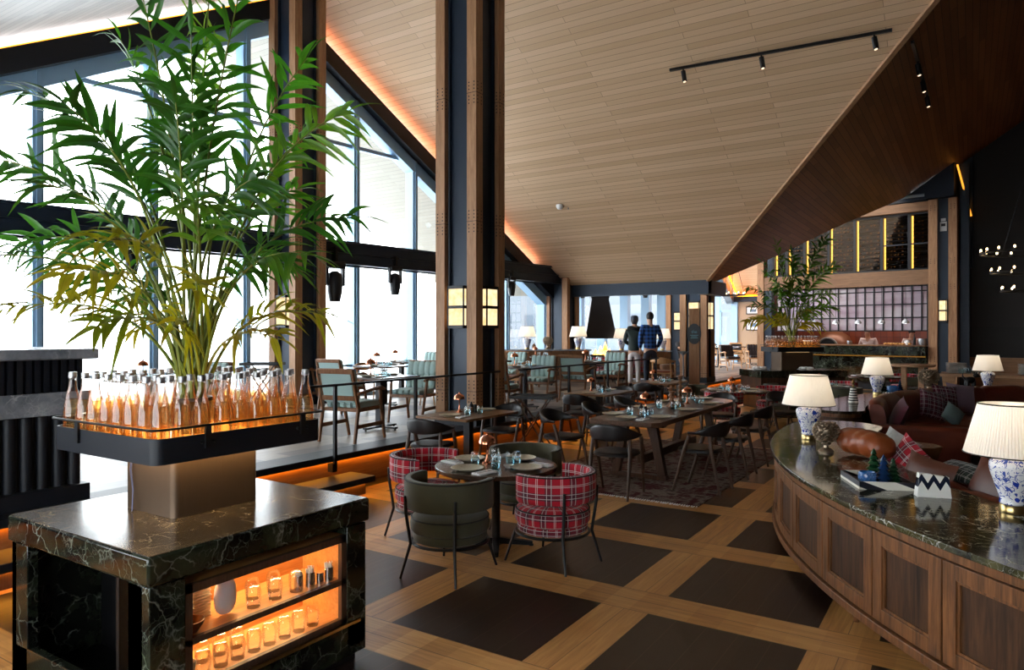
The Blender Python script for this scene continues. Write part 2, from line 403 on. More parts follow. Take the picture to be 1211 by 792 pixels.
def lantern_mat():
    t=NT('lit onyx panel'); v=t.co(); n=t.noise(v,9.0,3.0); x,y,z=t.xyz(v)
    c=t.ramp(n,[(.3,(1,.62,.26,1)),(.7,(1,.84,.55,1))])
    e=t.n('ShaderNodeEmission',{0:c,1:.82}); t.L(e.outputs[0],t.out.inputs[0]); return t.mat
M['lantern']=lantern_mat()
# ---------------------------------------------------------------- the room shell
YR, ZR, KR, KL = 9.05, 8.336, .585, .53          # ridge line and the two slopes
VX = lambda Y: -5.67+.875*(18-Y)                  # valley between the two gables
KD = KR/.875
zr = lambda Y: ZR-KR*(Y-YR)
zl = lambda Y: ZR-KL*(YR-Y)
zd = lambda X: zr(18)+KD*(X+5.67)
G0 = Vector((-11.32, 9.54)); GD = Vector((.1164, .9932)); GANG = atan2(GD.y, GD.x)
GX = lambda Y: G0.x+(Y-G0.y)/GD.y*GD.x
def gl_wall(t, out, z):
    return Vector((G0.x+t*GD.x-out*GD.y, G0.y+t*GD.y+out*GD.x, z))
def place(o, loc, rot): o.location=loc; o.rotation_euler=rot; return o
# floor
b=MB(); b.box(-6.3,9,-2.2,30,-.2,0); struct(b.build('floor',M['floor'],smooth=0))
b=MB(); b.box(-13,-6.22,-2.2,36,.05,.40); struct(b.build('platform_floor',M['deck'],smooth=0))
b=MB(); b.box(-6.22,-5.85,-2.2,36,.335,.404); struct(b.build('trim_1',M['steel_flat'],bev=.006))
b=MB(); b.box(-6.22,-5.99,-2.2,36,0,.335); struct(b.build('trim_2',wood('riser oak',srgb(120,80,48),srgb(160,112,70),.45,.6,'Y'),smooth=0))
b=MB(); b.box(-5.985,-5.955,-2.2,30,.318,.334); o=b.build('step_light_strip',M['cove2'],smooth=0)
tag(o,'long amber strip of light under the lip of the raised dining platform','light')
# step down from the platform
st=thing('step','black step slab with amber light below beside the raised platform','step',(-5.62,3.0,0))
b=MB(); b.box(-.19,.19,-4,2.66,.135,.20); b.build('tread',M['steel_flat'],st,bev=.006)
b=MB(); b.box(-.17,.10,-4,2.6,0,.13); b.build('riser',M['darkleg'],st)
b=MB(); b.box(.105,.125,-4,2.6,.118,.133); b.build('light_strip',M['cove2'],st,smooth=0,label='amber light strip')
# ceiling: right (light) plane, seen inside and as soffit outside the glass
def slope_plane(name, mat, poly, y0, z0, k, thick=.12):
    a=atan2(k,1.0); ca=cos(a)
    m=MB(); m.prism([(x,(y-y0)/ca) for x,y in poly],0,thick)
    o=m.build(name,mat,smooth=0); o.location=(0,y0,z0); o.rotation_euler=(-a,0,0); return struct(o)
slope_plane('ceiling',M['ceil'],[(GX(YR),YR),(VX(YR),YR),(VX(18),18),(GX(18),18)],YR,ZR,KR)
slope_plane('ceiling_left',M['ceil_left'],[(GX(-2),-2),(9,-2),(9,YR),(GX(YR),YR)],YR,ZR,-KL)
slope_plane('soffit',M['soffit'],[(-14.3,YR),(GX(YR),YR),(GX(18.4),18.4),(-14.3,18.4)],YR,ZR,KR)
slope_plane('soffit_left',M['soffit'],[(-14.3,-1),(GX(-1),-1),(GX(YR),YR),(-14.3,YR)],YR,ZR,-KL)
# dark gable plane: boards run along Y, slope rises with X
EDGE=[(-5.67,18.7),(-4.5,20.5),(-3.3,21.8),(-.42,25.9),(2.1,29.5)]
a=atan2(KD,1); ca=cos(a); m=MB()
poly=[(VX(18),18),(VX(YR),YR)]+[(2.16,29.5)]+EDGE[::-1][1:]
m.prism([((x+5.67)/ca,y) for x,y in poly],0,.12)
o=m.build('ceiling_right',M['ceil_dark'],smooth=0); o.location=(-5.67,0,zr(18)); o.rotation_euler=(0,-a,0); struct(o)
m=MB(); p0=Vector((VX(18.0),18.0,zr(18.0)-.02)); p1=Vector((VX(YR),YR,ZR-.02)); m.bar(p0,p1,.09,.05); struct(m.build('trim_3',M['trimwood'],smooth=0))
m=MB(); m.box(-5.9,9,YR,36,8.5,8.6); m.box(2.1,9,YR,30,8.34,8.4); struct(m.build('roof_deck',M['black'],smooth=0))
# walls out of sight that close the room
wallm=plain('umber wall',srgb(70,58,50),.8)
m=MB(); m.box(-12.5,9,-2.2,-2.1,0,.9); m.box(.5,9,-2.2,-2.1,.9,9); struct(m.build('wall_back',wallm,smooth=0))
r=thing('window_fill',None,None); r['kind']='structure'  # unseen window, added to light the room from behind the camera
for x in (-12.4,-10.4,-8.4,-6.4,-4.4,-2.4,-.9,.5): m=MB(); m.box(x-.06,x+.06,-2.2,-2.05,.9,2.5); m.build('mullion',M['frame'],r,smooth=0)
m=MB(); m.box(-12.4,.5,-2.16,-2.15,.9,2.5); m.build('glass_pane',M['pane'],r,smooth=0)
m=MB(); m.box(8.9,9,-2.2,30,0,9); struct(m.build('wall_right',wallm,smooth=0))
# ---------------------------------------------------------------- glass gable wall
MUL=[-7.88,-6.19,-4.5,-2.81,-1.12,1.42,3.10,4.78,6.46,8.14]
def wall_obj(mb, name, mat, smooth=0, bev=0):
    o=mb.build(name,mat,smooth=smooth,bev=bev); o.location=(G0.x,G0.y,0); o.rotation_euler=(0,0,GANG); return o
def zroof(t):
    Y=G0.y+t*GD.y; return zr(Y) if Y>YR else zl(Y)
tr=(YR-G0.y)/GD.y
win=thing('window_1',None,None); win['kind']='structure'
win.location=(G0.x,G0.y,0); win.rotation_euler=(0,0,GANG)
T0,T1=-10.2,8.62
for t in MUL:
    m=MB(); top=zroof(t)-.5
    m.box(t-.075,t+.075,-.12,.14,.46,top); m.box(t-.03,t+.03,-.16,-.12,.46,top)
    m.build('mullion',M['frame'],win,smooth=0)
m=MB(); m.box(T0,T1,-.16,.2,.40,.47); m.build('sill',M['frame'],win,smooth=0)
m=MB(); m.box(T0,T1,-.05,.05,5.68,5.76); m.build('transom',M['frame'],win,smooth=0)
m=MB(); m.box(T0,T1,-.05,.05,1.02,1.07); m.build('transom',M['frame'],win,smooth=0)
for nm,mt,dz0,dz1,y0,y1 in (('rake_frame','frame',.82,.52,-.14,.14),('rake_frame','frame',.50,.42,-.22,.1)):
    for ta,tb in ((T0,tr),(tr,T1)):
        m=MB(); vs=[]
        for t in (ta,tb):
            for y in (y0,y1):
                for dz in (dz0,dz1): vs.append((t,y,zroof(t)-dz))
        m.add(vs,[(0,1,3,2),(4,6,7,5),(0,4,5,1),(2,3,7,6),(0,2,6,4),(1,5,7,3)]); m.build(nm,M[mt],win,smooth=0)
poly=[(T0,.47),(T1,.47),(T1,zroof(T1)-.4),(tr,ZR-.4),(T0,zroof(T0)-.4)]
m=MB(); m.loft([[(x,y,z) for x,z in poly] for y in (.0,.012)]); m.build('glass_pane',M['pane'],win,smooth=0)
# black rake beams with amber cove light on top
for k,(ta,tb) in enumerate(((T0,tr),(tr,T1))):
    m=MB(); vs=[]
    for t in (ta,tb):
        for y in (-.34,-.08):
            for dz in (.54,.17): vs.append((t,y,zroof(t)-dz))
    fs=[(0,1,3,2),(4,6,7,5),(0,4,5,1),(2,3,7,6),(0,2,6,4),(1,5,7,3)]
    m.add(vs,fs); struct(wall_obj(m,'trim_%d'%(4+k),M['steel_flat']))
    m=MB(); vs=[]
    for t in (ta+.05,tb-.05):
        for y in (-.30,-.26):
            for dz in (.165,.145): vs.append((t,y,zroof(t)-dz))
    m.add(vs,fs); o=wall_obj(m,'cove_light_strip',M['cove'] if k else glow('amber strip light dim',(1,.30,.02,1),4.0))
    tag(o,('amber cove light running up the left rake of the gable glass','amber cove light running down the right rake of the gable glass')[k],'light')
m=MB(); m.box(T0,T1,-.55,-.2,3.13,3.60); m.box(T0,T1,-.62,-.16,3.56,3.60); m.box(T0,T1,-.62,-.16,3.13,3.16); m.box(T0,T1,-.60,-.55,3.36,3.375)
o=wall_obj(m,'steel_beam',M['steel']); tag(o,'deep dark steel beam crossing the gable glass wall','beam')
# ---------------------------------------------------------------- snow outside
m=MB(); m.box(-90,-14.5,-60,120,-1.2,-.6); struct(m.build('ground_snow',plain('snow',srgb(236,240,244),.9),smooth=0))
# ---------------------------------------------------------------- columns and lanterns
def lantern(cat_label, loc, rz, w=.30, h=.62, grp='lit wall lanterns on the timber columns'):
    r=thing('wall_lantern',cat_label,'wall lamp',loc,rz,grp); d=.13
    m=MB()
    for z0,z1 in ((h/2-.045,h/2),(-.022,.022),(-h/2,-h/2+.045)): m.box(-w/2,w/2,-d,0,z0,z1)
    for x in (-w/2,w/2-.018): m.box(x,x+.018,-d,-d+.018,-h/2,h/2)
    m.box(-w/2,w/2,-.02,0,-h/2,h/2); m.build('frame',M['iron'],r,smooth=0)
    for z0,z1 in ((.022,h/2-.045),(-h/2+.045,-.022)):
        m=MB(); m.box(-w/2+.012,w/2-.012,-d+.012,-.02,z0,z1); m.build('lit_panel',M['lantern'],r,smooth=0)
    return r
def column(label, x0, y0, z0, z1, s=.74, p=.165, bolts=()):
    r=thing('column',label,'column',(x0+s/2,y0+s/2,z0)); hs=s/2; hh=z1-z0
    for ix in (-1,1):
        for iy in (-1,1):
            m=MB(); xa,xb=sorted((ix*hs,ix*(hs-p))); ya,yb=sorted((iy*hs,iy*(hs-p)))
            m.box(xa,xb,ya,yb,.12,hh)
            for zb in bolts:
                for q in (-1,1):
                    for e in range(3):
                        zz=zb-z0+q*(.05+.05*e)
                        for f in (-.045,.045):
                            cx,cy=(xa+xb)/2+f,(ya+yb)/2+f
                            m.box(cx-.009,cx+.009,ya-.003,ya+.01,zz-.009,zz+.009,1); m.box(xb-.01,xb+.003,cy-.009,cy+.009,zz-.009,zz+.009,1)
                m.box(xa-.001,xb+.001,ya-.001,yb+.001,zb-z0-.004,zb-z0+.004,1)
            m.build('timber_post',[M['post'],M['steel_flat']],r,smooth=0)
    i=hs-.10; m=MB()
    m.box(-i,i,-i,i,0,hh); 
    for q in (-1,1):
        m.box(-.17,-.15,q*i-.05,q*i+.05,.1,hh); m.box(.15,.17,q*i-.05,q*i+.05,.1,hh)
        m.box(q*i-.05,q*i+.05,-.17,-.15,.1,hh); m.box(q*i-.05,q*i+.05,.15,.17,.1,hh)
    m.build('steel_core',M['steel'],r,smooth=0)
    m=MB(); m.box(-hs-.01,hs+.01,-hs-.01,hs+.01,0,.14); m.build('base_plate',M['steel_flat'],r,smooth=0)
    return r
column('tall timber and black steel column standing at the platform edge in mid room',-6.69,8.24,.4,8.0,bolts=(5.2,3.35,.9))
lantern('lit two panel lantern on the left face of the tall middle column',(-6.30,8.34,2.12),0)
lantern('lit two panel lantern on the right face of the tall middle column',(-6.05,8.62,2.12),pi/2)
c1=gl_wall(0,-.62,0)
column('timber and steel column at the gable peak behind the big palm',c1.x-.40,c1.y-.75,.4,8.2,bolts=(5.4,3.5))
lantern('lit two panel lantern on the column behind the big palm',(c1.x-.03,c1.y-.65,2.14),0,.30,.6)
c3=gl_wall(8.25,-.45,0)
column('timber and steel column in the far corner of the glass wall',c3.x-.37,c3.y-.1,.4,3.3)
column('timber and steel column at the far platform edge beside the oval sign',-6.69,18.76,.4,3.3,bolts=(3.0,.65))
lantern('lit lantern on the left face of the column beside the oval sign',(-6.30,18.86,2.2),0,.30,.8)
lantern('lit lantern on the right face of the column beside the oval sign',(-6.05,19.14,2.2),pi/2,.30,.8)
# steel eave beam on the far columns
m=MB(); m.box(c3.x-.4,-5.67,18.05,18.3,zr(18)-.33,zr(18)-.0); m.box(-7.0,-5.67,18.02,18.05,zr(18)-.36,zr(18)+.02)
m.box(-5.97,-5.67,18.05,19.6,zr(18)-.36,zr(18)+.0)
o=m.build('steel_beam',M['steel'],smooth=0); tag(o,'blue black steel beam under the low end of the pale ceiling','beam')
# ---------------------------------------------------------------- marble bar on the platform at far left
r=thing('bar_counter','long charcoal marble bar with black ribbed front at far left','bar counter',(-6.05,-1.2,.4)); LB=4.18; Dp=1.5
m=MB(); m.box(-Dp,.05,-.05,LB+.06,1.135,1.22); m.build('marble_top',M['marble_grey'],r,bev=.012)
m=MB(); m.box(-Dp,.02,0,LB+.02,.70,.88); m.build('marble_band',M['marble_grey'],r,bev=.006)
m=MB(); m.box(-Dp+.05,-.06,0,LB-.05,.88,1.135); n=int(LB/.062)
for k in range(n):
    m.box(-.06,-.012,.01+k*.062,.01+k*.062+.04,.88,1.135)
for k in range(22): m.box(-.1-k*.062-.04,-.1-k*.062,LB-.05,LB-.01,.88,1.135)
m.build('upper_ribs',M['steel_flat'],r,smooth=0)
m=MB(); m.box(-Dp+.05,-.07,0,LB-.06,.12,.70)
for k in range(int(LB/.115)): m.cyl((-.07,.07+k*.115,.12),(-.07,.07+k*.115,.70),.05,n=10)
for k in range(12): m.cyl((-.12-k*.115,LB-.06,.12),(-.12-k*.115,LB-.06,.70),.05,n=10)
m.build('lower_ribs',M['steel_flat'],r)
m=MB(); m.box(-Dp+.05,.03,0,LB,.0,.13); m.build('plinth',M['steel_flat'],r,bev=.005)
# ---------------------------------------------------------------- marble service island with lit glass shelves
r=thing('service_island','near dark marble service island with lit shelves of glasses','island',(-3.345,2.185,0))
X0,X1,Y0,Y1=-.60,.60,-.60,.60
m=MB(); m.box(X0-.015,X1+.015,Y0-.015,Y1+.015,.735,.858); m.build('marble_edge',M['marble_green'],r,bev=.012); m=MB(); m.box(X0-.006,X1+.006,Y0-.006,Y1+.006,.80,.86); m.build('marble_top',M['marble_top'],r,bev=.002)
m=MB()
for xa,xb,ya,yb in ((X1-.16,X1,Y0,Y0+.155),(X1-.16,X1,Y1-.135,Y1),(X0,X0+.05,Y0,Y1),(X0,X0+.16,Y0,Y0+.05),(X1-.16,X1-.05,Y0,Y0+.05)):
    m.box(xa,xb,ya,yb,.09,.73)
m.box(X0,X1,Y0,Y0+.04,.09,.24); m.box(X1-.05,X1,Y0,Y1,.05,.215); m.box(X0,X1-.3,Y1-.05,Y1,.09,.73); m.build('marble_panels',M['marble_green'],r,bev=.004)
m=MB(); m.box(X0+.05,X1-.34,Y0+.40,Y1-.06,.06,.73); m.box(X1-.36,X1-.34,Y0+.06,Y1-.1,.06,.73); m.build('dark_carcass',M['black'],r,smooth=0)
m=MB(); m.box(X0+.04,X1-.04,Y0+.04,Y1-.04,0,.09); m.build('plinth',M['black'],r,smooth=0)
m=MB(); m.box(X1-.003,X1+.012,Y0+.05,Y1-.05,.213,.228); m.build('gilt_edge',M['brass'],r,smooth=0)
fy0,fy1,fz0,fz1=Y0+.155,Y1-.135,.225,.69
fr=MB(); xa=X1-.03; xb=X1-.005; w=.035
fr.box(xa,xb,fy0,fy0+w,fz0,fz1); fr.box(xa,xb,fy1-w,fy1,fz0,fz1); fr.box(xa,xb,fy0,fy1,fz0,fz0+w); fr.box(xa,xb,fy0,fy1,fz1-w,fz1); fr.box(xa,xb,fy0,fy1,.435,.462)
fr.build('shelf_frame',M['darkleg'],r,smooth=0)
shw=wood('warm shelf oak',srgb(170,116,62),srgb(212,156,94),.4,1.0,'Y')
m=MB(); m.box(X1-.335,X1-.03,fy0,fy1,fz0+.0,fz0+.03); m.box(X1-.335,X1-.03,fy0,fy1,.438,.46); m.box(X1-.335,X1-.03,fy0,fy0+.015,fz0,fz1); m.box(X1-.335,X1-.03,fy1-.015,fy1,fz0,fz1); m.box(X1-.34,X1-.325,fy0,fy1,fz0,fz1); m.box(X1-.335,X1-.03,fy0,fy1,fz1-.01,fz1)
m.build('shelf_box',shw,r,smooth=0)
m=MB(); m.box(X1-.30,X1-.28,fy0+.04,fy1-.04,fz1-.024,fz1-.011); m.box(X1-.30,X1-.28,fy0+.04,fy1-.04,.424,.437); m.build('shelf_light_strip',glow('shelf strip light',(1,.70,.34,1),52.0),r,smooth=0)
IX,IY=-3.345,2.185
SZ1=fz0+.03; SZ2=.46
# glasses standing upside down
m0=thing('tumbler',None,'glass')
m=MB(); m.lathe([(.0295,0),(.034,.03),(.036,.06),(.033,.085),(.026,.098),(.0,.1)],18); m.tube([(.0295*cos(2*pi*k/18),.0295*sin(2*pi*k/18),.001) for k in range(18)],.0013,5,0,False,True)
m.build('bowl',M['glass'],m0)
tum=Proto(m0); lst=[]
for k in range(8):
    lst.append(tum((IX+X1-.085,IY+fy0+.135+k*.088,SZ1),0,None,'upturned glasses on the lower lit shelf'))
for k in range(4): lst.append(tum((IX+X1-.19,IY+fy0+.11+k*.09,SZ1),0,None,'upturned glasses on the lower lit shelf'))
ordinal(lst[:8],'upturned clear glass on the lower lit shelf, front row, {}'); ordinal(lst[8:],'upturned clear glass on the lower lit shelf, back row, {}')
lst=[tum((IX+X1-.09-(k%2)*.09,IY+fy0+.40+k*.062,SZ2),0,None,'upturned glasses on the upper lit shelf') for k in range(5)]
ordinal(lst,'upturned clear glass on the upper lit shelf, {}')
# cutlery tins of straws
def straw_tin(y,dx,lab,full,h=.07,r_=.023):
    t=thing('straw_tin',lab,'tin',(IX+X1-dx,IY+y,SZ2),0,'metal tins on the upper lit shelf')
    m=MB(); m.lathe([(r_-.002,h-.01),(r_-.002,.004),(0,.004)][::-1],16); m.lathe([(0,0),(r_,0),(r_,h)],16); m.build('tin',M['chrome'],t)
    if full:
        m=MB()
        for k in range(16):
            a=k*2.4; q=(r_-.006)*sqrt((k+.5)/16); m.cyl((q*.7*cos(a),q*.7*sin(a),.005),(q*1.15*cos(a),q*1.15*sin(a),h+.012+random.random()*.018),.0028,n=6)
        m.build('paper_straws',M['white'],t)
straw_tin(fy1-.235,.10,'metal tin of paper straws, furthest left on the upper lit shelf',1)
straw_tin(fy1-.175,.085,'metal tin of paper straws left of the small empty tin',1,.072,.026)
straw_tin(fy1-.12,.075,'small empty metal tin between two tins of straws',0,.055,.02)
straw_tin(fy1-.065,.07,'metal tin of paper straws, rightmost on the upper lit shelf',1,.07,.026)
# napkins and paper sleeve, bowl at the left end of the upper shelf
for k,(dx,y,n) in enumerate(((.22,fy0+.05,9),(.22,fy0+.16,11))):
    m=MB()
    for i in range(n): m.cb((random.uniform(-.003,.003),random.uniform(-.003,.003),.004+i*.0125),(.10,.09,.010),0,random.uniform(-.05,.05))
    o=m.build('napkin_stack',M['napkin'],bev=.003); o.location=(IX+X1-dx,IY+y+.03,SZ2)
    tag(o,('stack of folded white napkins at the left end of the upper lit shelf','taller stack of folded white napkins beside the paper bag')[k],'napkins')
m=MB(); m.ell((0,0,.085),(.03,.055,.083),14,8,0,.8); o=m.build('paper_bag',M['napkin']); o.location=(IX+X1-.12,IY+fy0+.27,SZ2+.002); tag(o,'crumpled white paper bag standing on the upper lit shelf','bag')
m=MB(); m.lathe([(0,0),(.03,0),(.055,.035),(.058,.05),(.054,.05),(.03,.008),(0,.008)],20); o=m.build('wooden_bowl',M['chairwood']); o.location=(IX+X1-.085,IY+fy0+.075,SZ2); tag(o,'small brown bowl at left end of the upper lit shelf','bowl')
m=MB(); m.lathe([(0,0),(.026,0),(.034,.085),(.031,.085),(.024,.004),(0,.004)],18); m.lathe([(.0315,.05),(.0325,.054),(.0318,.058)],18); o=m.build('paper_cup',M['napkin']); o.location=(IX+X1-.075,IY+fy0+.055,SZ1); tag(o,'paper cup at the left end of the lower lit shelf','cup')
# ---------------------------------------------------------------- bronze stand with black bottle tray
TX,TY=-3.405,2.20
r=thing('bottle_tray_stand','brushed bronze stand with black bottle tray on the near island','stand',(TX,TY,.86))
def rrect(hx,hy,rad,n=5):
    P=[]
    for cx,cy,a0 in ((hx-rad,hy-rad,0),(-hx+rad,hy-rad,pi/2),(-hx+rad,-hy+rad,pi),(hx-rad,-hy+rad,3*pi/2)):
        for k in range(n+1): P.append((cx+rad*cos(a0+pi/2*k/n),cy+rad*sin(a0+pi/2*k/n)))
    return P
def stand(r, ul=38.0, hx=.45,hy=.47, bx=.215,by=.24, zt=.31):
    m=MB(); m.prism(rrect(bx,by,.035),0,zt); m.build('bronze_box',M['bronze'],r)
    m=MB(); P=rrect(hx,hy,.05); Q=rrect(hx-.008,hy-.008,.045)
    m.loft([[(x,y,zt) for x,y in P],[(x,y,zt+.115) for x,y in P],[(x,y,zt+.115) for x,y in Q],[(x,y,zt+.05) for x,y in Q]]); m.build('tray',M['steel_flat'],r)
    m=MB(); R_=rrect(hx+.012,hy+.012,.05); m.tube([(x,y,zt+.155) for x,y in R_],.006,6,0,False,True); m.build('rail',M['iron'],r)
    for x,y,rz in ((hx+.006,-.22,0),(hx+.006,.33,0),(-hx-.006,-.2,0),(-.2,-hy-.006,1),(.1,hy+.006,1)):
        m=MB(); sx,sy=(.012,.03) if not rz else (.03,.012); m.cb((x,y,zt+.105),(sx,sy,.11)); m.cyl((x,y,zt+.08) if rz else (x-.01,y-.03,zt+.08),(x,y,zt+.08) if rz else (x+.01,y-.03,zt+.08),.008,n=8); m.cyl((x+.012,y+.03,zt+.08),(x-.012,y+.03,zt+.08),.008,n=8)
        m.build('rail_bracket',M['iron'],r,smooth=0)
    m=MB(); m.prism(rrect(hx-.03,hy-.03,.04),zt+.05,zt+.058); m.build('lit_base',glow('bottle tray light',(1,.58,.22,1),3.0),r,smooth=0,label='glowing amber tray base')
    m=MB(); a=.28
    P=rrect(a,a+.02,.03); Q=rrect(a-.02,a,.03); m.loft([[(x,y,zt-.008) for x,y in P],[(x,y,zt-.008) for x,y in Q]]+[[(x,y,zt) for x,y in Q],[(x,y,zt) for x,y in P]],0,True,False,None,True)
    m.build('underside_light_strip',glow('tray underlight',(1,.66,.30,1),ul),r,smooth=0)
    return zt+.06
zb=stand(r)
m=MB()
for q in (0,.004): m.tube([(-.215,-.13+q*2,.31),(-.222,-.13+q*3,.2),(-.224,-.15+q,.1),(-.24,-.17+q,.01),(-.243,-.172+q,.003)],.0024,6)
# rotate the cable to the left face
c_=m.build('cable',plain('cable',srgb(70,74,110),.5),r); c_.rotation_euler=(0,0,pi/2); c_.location=(-.26,-.03,0); 
# bottles
b0=thing('water_bottle',None,'bottle')
m=MB(); m.lathe([(0,0),(.034,0),(.038,.006),(.0375,.09),(.034,.13),(.022,.185),(.0155,.215),(.0145,.245),(.0165,.247),(.0165,.258),(.014,.262)],16); m.build('bottle_glass',M['glass_amber'],b0)
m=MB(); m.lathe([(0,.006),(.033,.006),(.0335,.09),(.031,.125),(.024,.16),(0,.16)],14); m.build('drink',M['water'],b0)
m=MB(); m.lathe([(.0155,.25),(.0158,.272),(.014,.274),(0,.274)],12); m.build('cap',plain('silver cap',srgb(168,168,170),.35,.8),b0)
bot=Proto(b0)
def bottle_ring(cx,cy,z,hx,hy,rows,grp,fmt,step=.084,sc=None):
    for q in range(rows):
        ax,ay=hx-q*.10,hy-q*.10
        nx,ny=int(2*ax/step),int(2*ay/step); spots={'front side':[],'left side':[],'right side':[],'back side':[]}
        for k in range(ny): y=-ay+2*ay*(k+.5*(q%2)*0)/ny; spots['front side'].append((ax,y)); 
        for k in range(nx): x=ax-2*ax*k/nx; spots['right side'].append((x,ay))
        for k in range(ny): y=ay-2*ay*k/ny; spots['back side'].append((-ax,y))
        for k in range(nx): x=-ax+2*ax*k/nx; spots['left side'].append((x,-ay))
        for side,P in spots.items():
            objs=[bot((cx+x+random.uniform(-.005,.005),cy+y+random.uniform(-.005,.005),z),random.random()*6,None,grp,sc) for x,y in P]
            ordinal(objs,fmt.format('{}',('outer','inner')[q],side))
bottle_ring(TX,TY,.86+zb-.002,.385,.405,2,'clear bottles on the near black tray','{} clear bottle of the {} row, {} of the near tray',.098,1.18)
# ---------------------------------------------------------------- palms
def leaf_mat(name,c1,c2,c3):
    t=NT(name); oi=t.n('ShaderNodeObjectInfo').outputs['Random']; n=t.noise(t.co(),7.0,2.0); u=t.xyz(t.co('UV'))
    f=t.math('MULTIPLY_ADD',oi,.6,t.math('MULTIPLY',n,.5))
    c=t.ramp(f,[(.2,c1),(.6,c2),(1.0,c3)])
    c=t.mix(t.math('MULTIPLY',t.math('LESS_THAN',t.math('ABSOLUTE',t.math('SUBTRACT',u[0],.5)),.035),.5),c,t.mix(1.0,c,W3(.4),'MULTIPLY'))
    b=t.n('ShaderNodeBsdfPrincipled',{'Base Color':c,'Roughness':.38}); tl=t.n('ShaderNodeBsdfTranslucent',{0:t.mix(1.0,c,(2.2,2.5,.8,1),'MULTIPLY')})
    m=t.n('ShaderNodeMixShader',{0:.45}); t.L(b.outputs[0],m.inputs[1]); t.L(tl.outputs[0],m.inputs[2]); t.L(m.outputs[0],t.out.inputs[0]); return t.mat
M['leaf']=leaf_mat('palm leaf',srgb(28,64,26),srgb(56,104,36),srgb(112,140,50))
M['leaf_low']=leaf_mat('lit yellow palm leaf',srgb(84,98,26),srgb(126,122,32),srgb(164,138,44))  # lower fronds coloured yellow to stand for light from the tray
M['stalk']=wood('palm stalk',srgb(74,96,34),srgb(136,146,62),.4,1.0,'Z')
def leaflet(m, p, d, up, L, w, droop, mat=0):
    """a creased, pointed leaflet from p along d"""
    d=d.normalized(); side=d.cross(up).normalized(); up=side.cross(d).normalized(); n=5; vs=[]; us=[]
    for i in range(n+1):
        t=i/n; ww=w*(sin(pi*min(1,t*1.02)**.62)**.9+.03)*(1 if t<1 else .2)
        c=p+d*(L*t)-Vector((0,0,1))*(droop*L*t*t)+up*(.04*L*sin(pi*t))
        vs+= [c+side*ww+up*ww*.35, c, c-side*ww+up*ww*.35]; us+=[(0,t),(.5,t),(1,t)]
    fs=[];uu=[]
    for i in range(n):
        for j in (0,1):
            q=(i*3+j,i*3+j+1,i*3+j+4,i*3+j+3); fs.append(q); uu.append([us[k] for k in q])
    m.add(vs,fs,mat,uu)
def frond(parent, base, tip, bow, leafL, nl, start=.4, mats=None, w=.017, droop=.35, rs=.011, sag=.0, twist=0.0):
    """stalk as a quadratic curve from base to tip, bowed by vector bow, leaflets on the outer part"""
    base=Vector(base); tip=Vector(tip); mid=(base+tip)/2+Vector(bow)
    P=lambda t:(base*(1-t)**2+mid*2*t*(1-t)+tip*t*t)
    N=14; pts=[P(i/N) for i in range(N+1)]
    m=MB(); m.tube(pts,[rs*(1-.8*i/N) for i in range(N+1)],6,1)
    for k in range(nl):
        t=start+(1-start)*(k+.3)/nl; p=P(t); T=(P(min(1,t+.02))-P(t-.02)).normalized()
        hz=T.cross(Vector((0,0,1)));
        if hz.length<.15: hz=Vector((cos(twist),sin(twist),0)).cross(T)
        hz.normalize(); hz=(Matrix.Rotation(twist*.5,3,T)@hz); nrm=hz.cross(T).normalized()
        L=leafL*(.62+.42*sin(pi*min(1,(k+1.5)/(nl+1))**.8))*random.uniform(.75,1.15)
        for sd in (-1,1):
            ang=radians(random.uniform(24,74)-14*t); dd=T*cos(ang)+hz*sd*sin(ang)+nrm*random.uniform(-.4,.75)
            leaflet(m,p,dd,nrm,L,w*random.uniform(.8,1.25),droop*random.uniform(.4,1.8),0)
    leaflet(m,P(1),P(1)-P(.95),Vector((0,0,1)),leafL*.7,w*.8,.2)
    m.build('frond',mats or [M['leaf'],M['stalk']],parent,smooth=60)
def palm(label, base, px_scale, fr, rim, pot=True, seed=3, w=.0155, rs=.011):
    random.seed(seed)
    r=thing('potted_palm',label,'palm',base)
    if pot:
        m=MB(); m.lathe([(0,0),(.075,0),(.09,.16),(.096,.165),(.096,.185),(.088,.185),(.08,.15),(0,.15)],20); m.build('pot',M['black'],r)
        m=MB(); m.lathe([(0,.151),(.079,.151),(.05,.158),(0,.16)],14); m.build('soil',plain('dark soil',srgb(40,30,22),.9),r)
    # fr: screen offset right/up of the tip in metres, depth offset, bow up, leaf length, number of leaflet pairs, start, low?
    for (dx,dz,dd,bu,L,nl,st_,low) in fr:
        R_=Vector((C,S,0)); Fw=Vector((-S,C,0))
        a=random.uniform(0,6.28); b_=Vector((rim*cos(a),rim*sin(a),.155)) if pot else Vector((rim*cos(a),rim*sin(a),0))
        tip=R_*dx+Fw*dd+Vector((0,0,dz)); hor=Vector((tip.x,tip.y,0))
        bow=-hor*.28+Vector((0,0,bu))
        frond(r,b_,tip,bow,L,nl,st_,[M['leaf_low'] if low else M['leaf'],M['stalk']],w,.35,rs,.0,random.uniform(-2.2,2.2))
    return r
k_=3.85/839   # metres per photo pixel at the palm
def T(px,py,dd,bu,L=.30,nl=17,st=.42,low=0): return ((px-228)*k_,(452-py)*k_,dd,bu,L,nl-2,st,low)
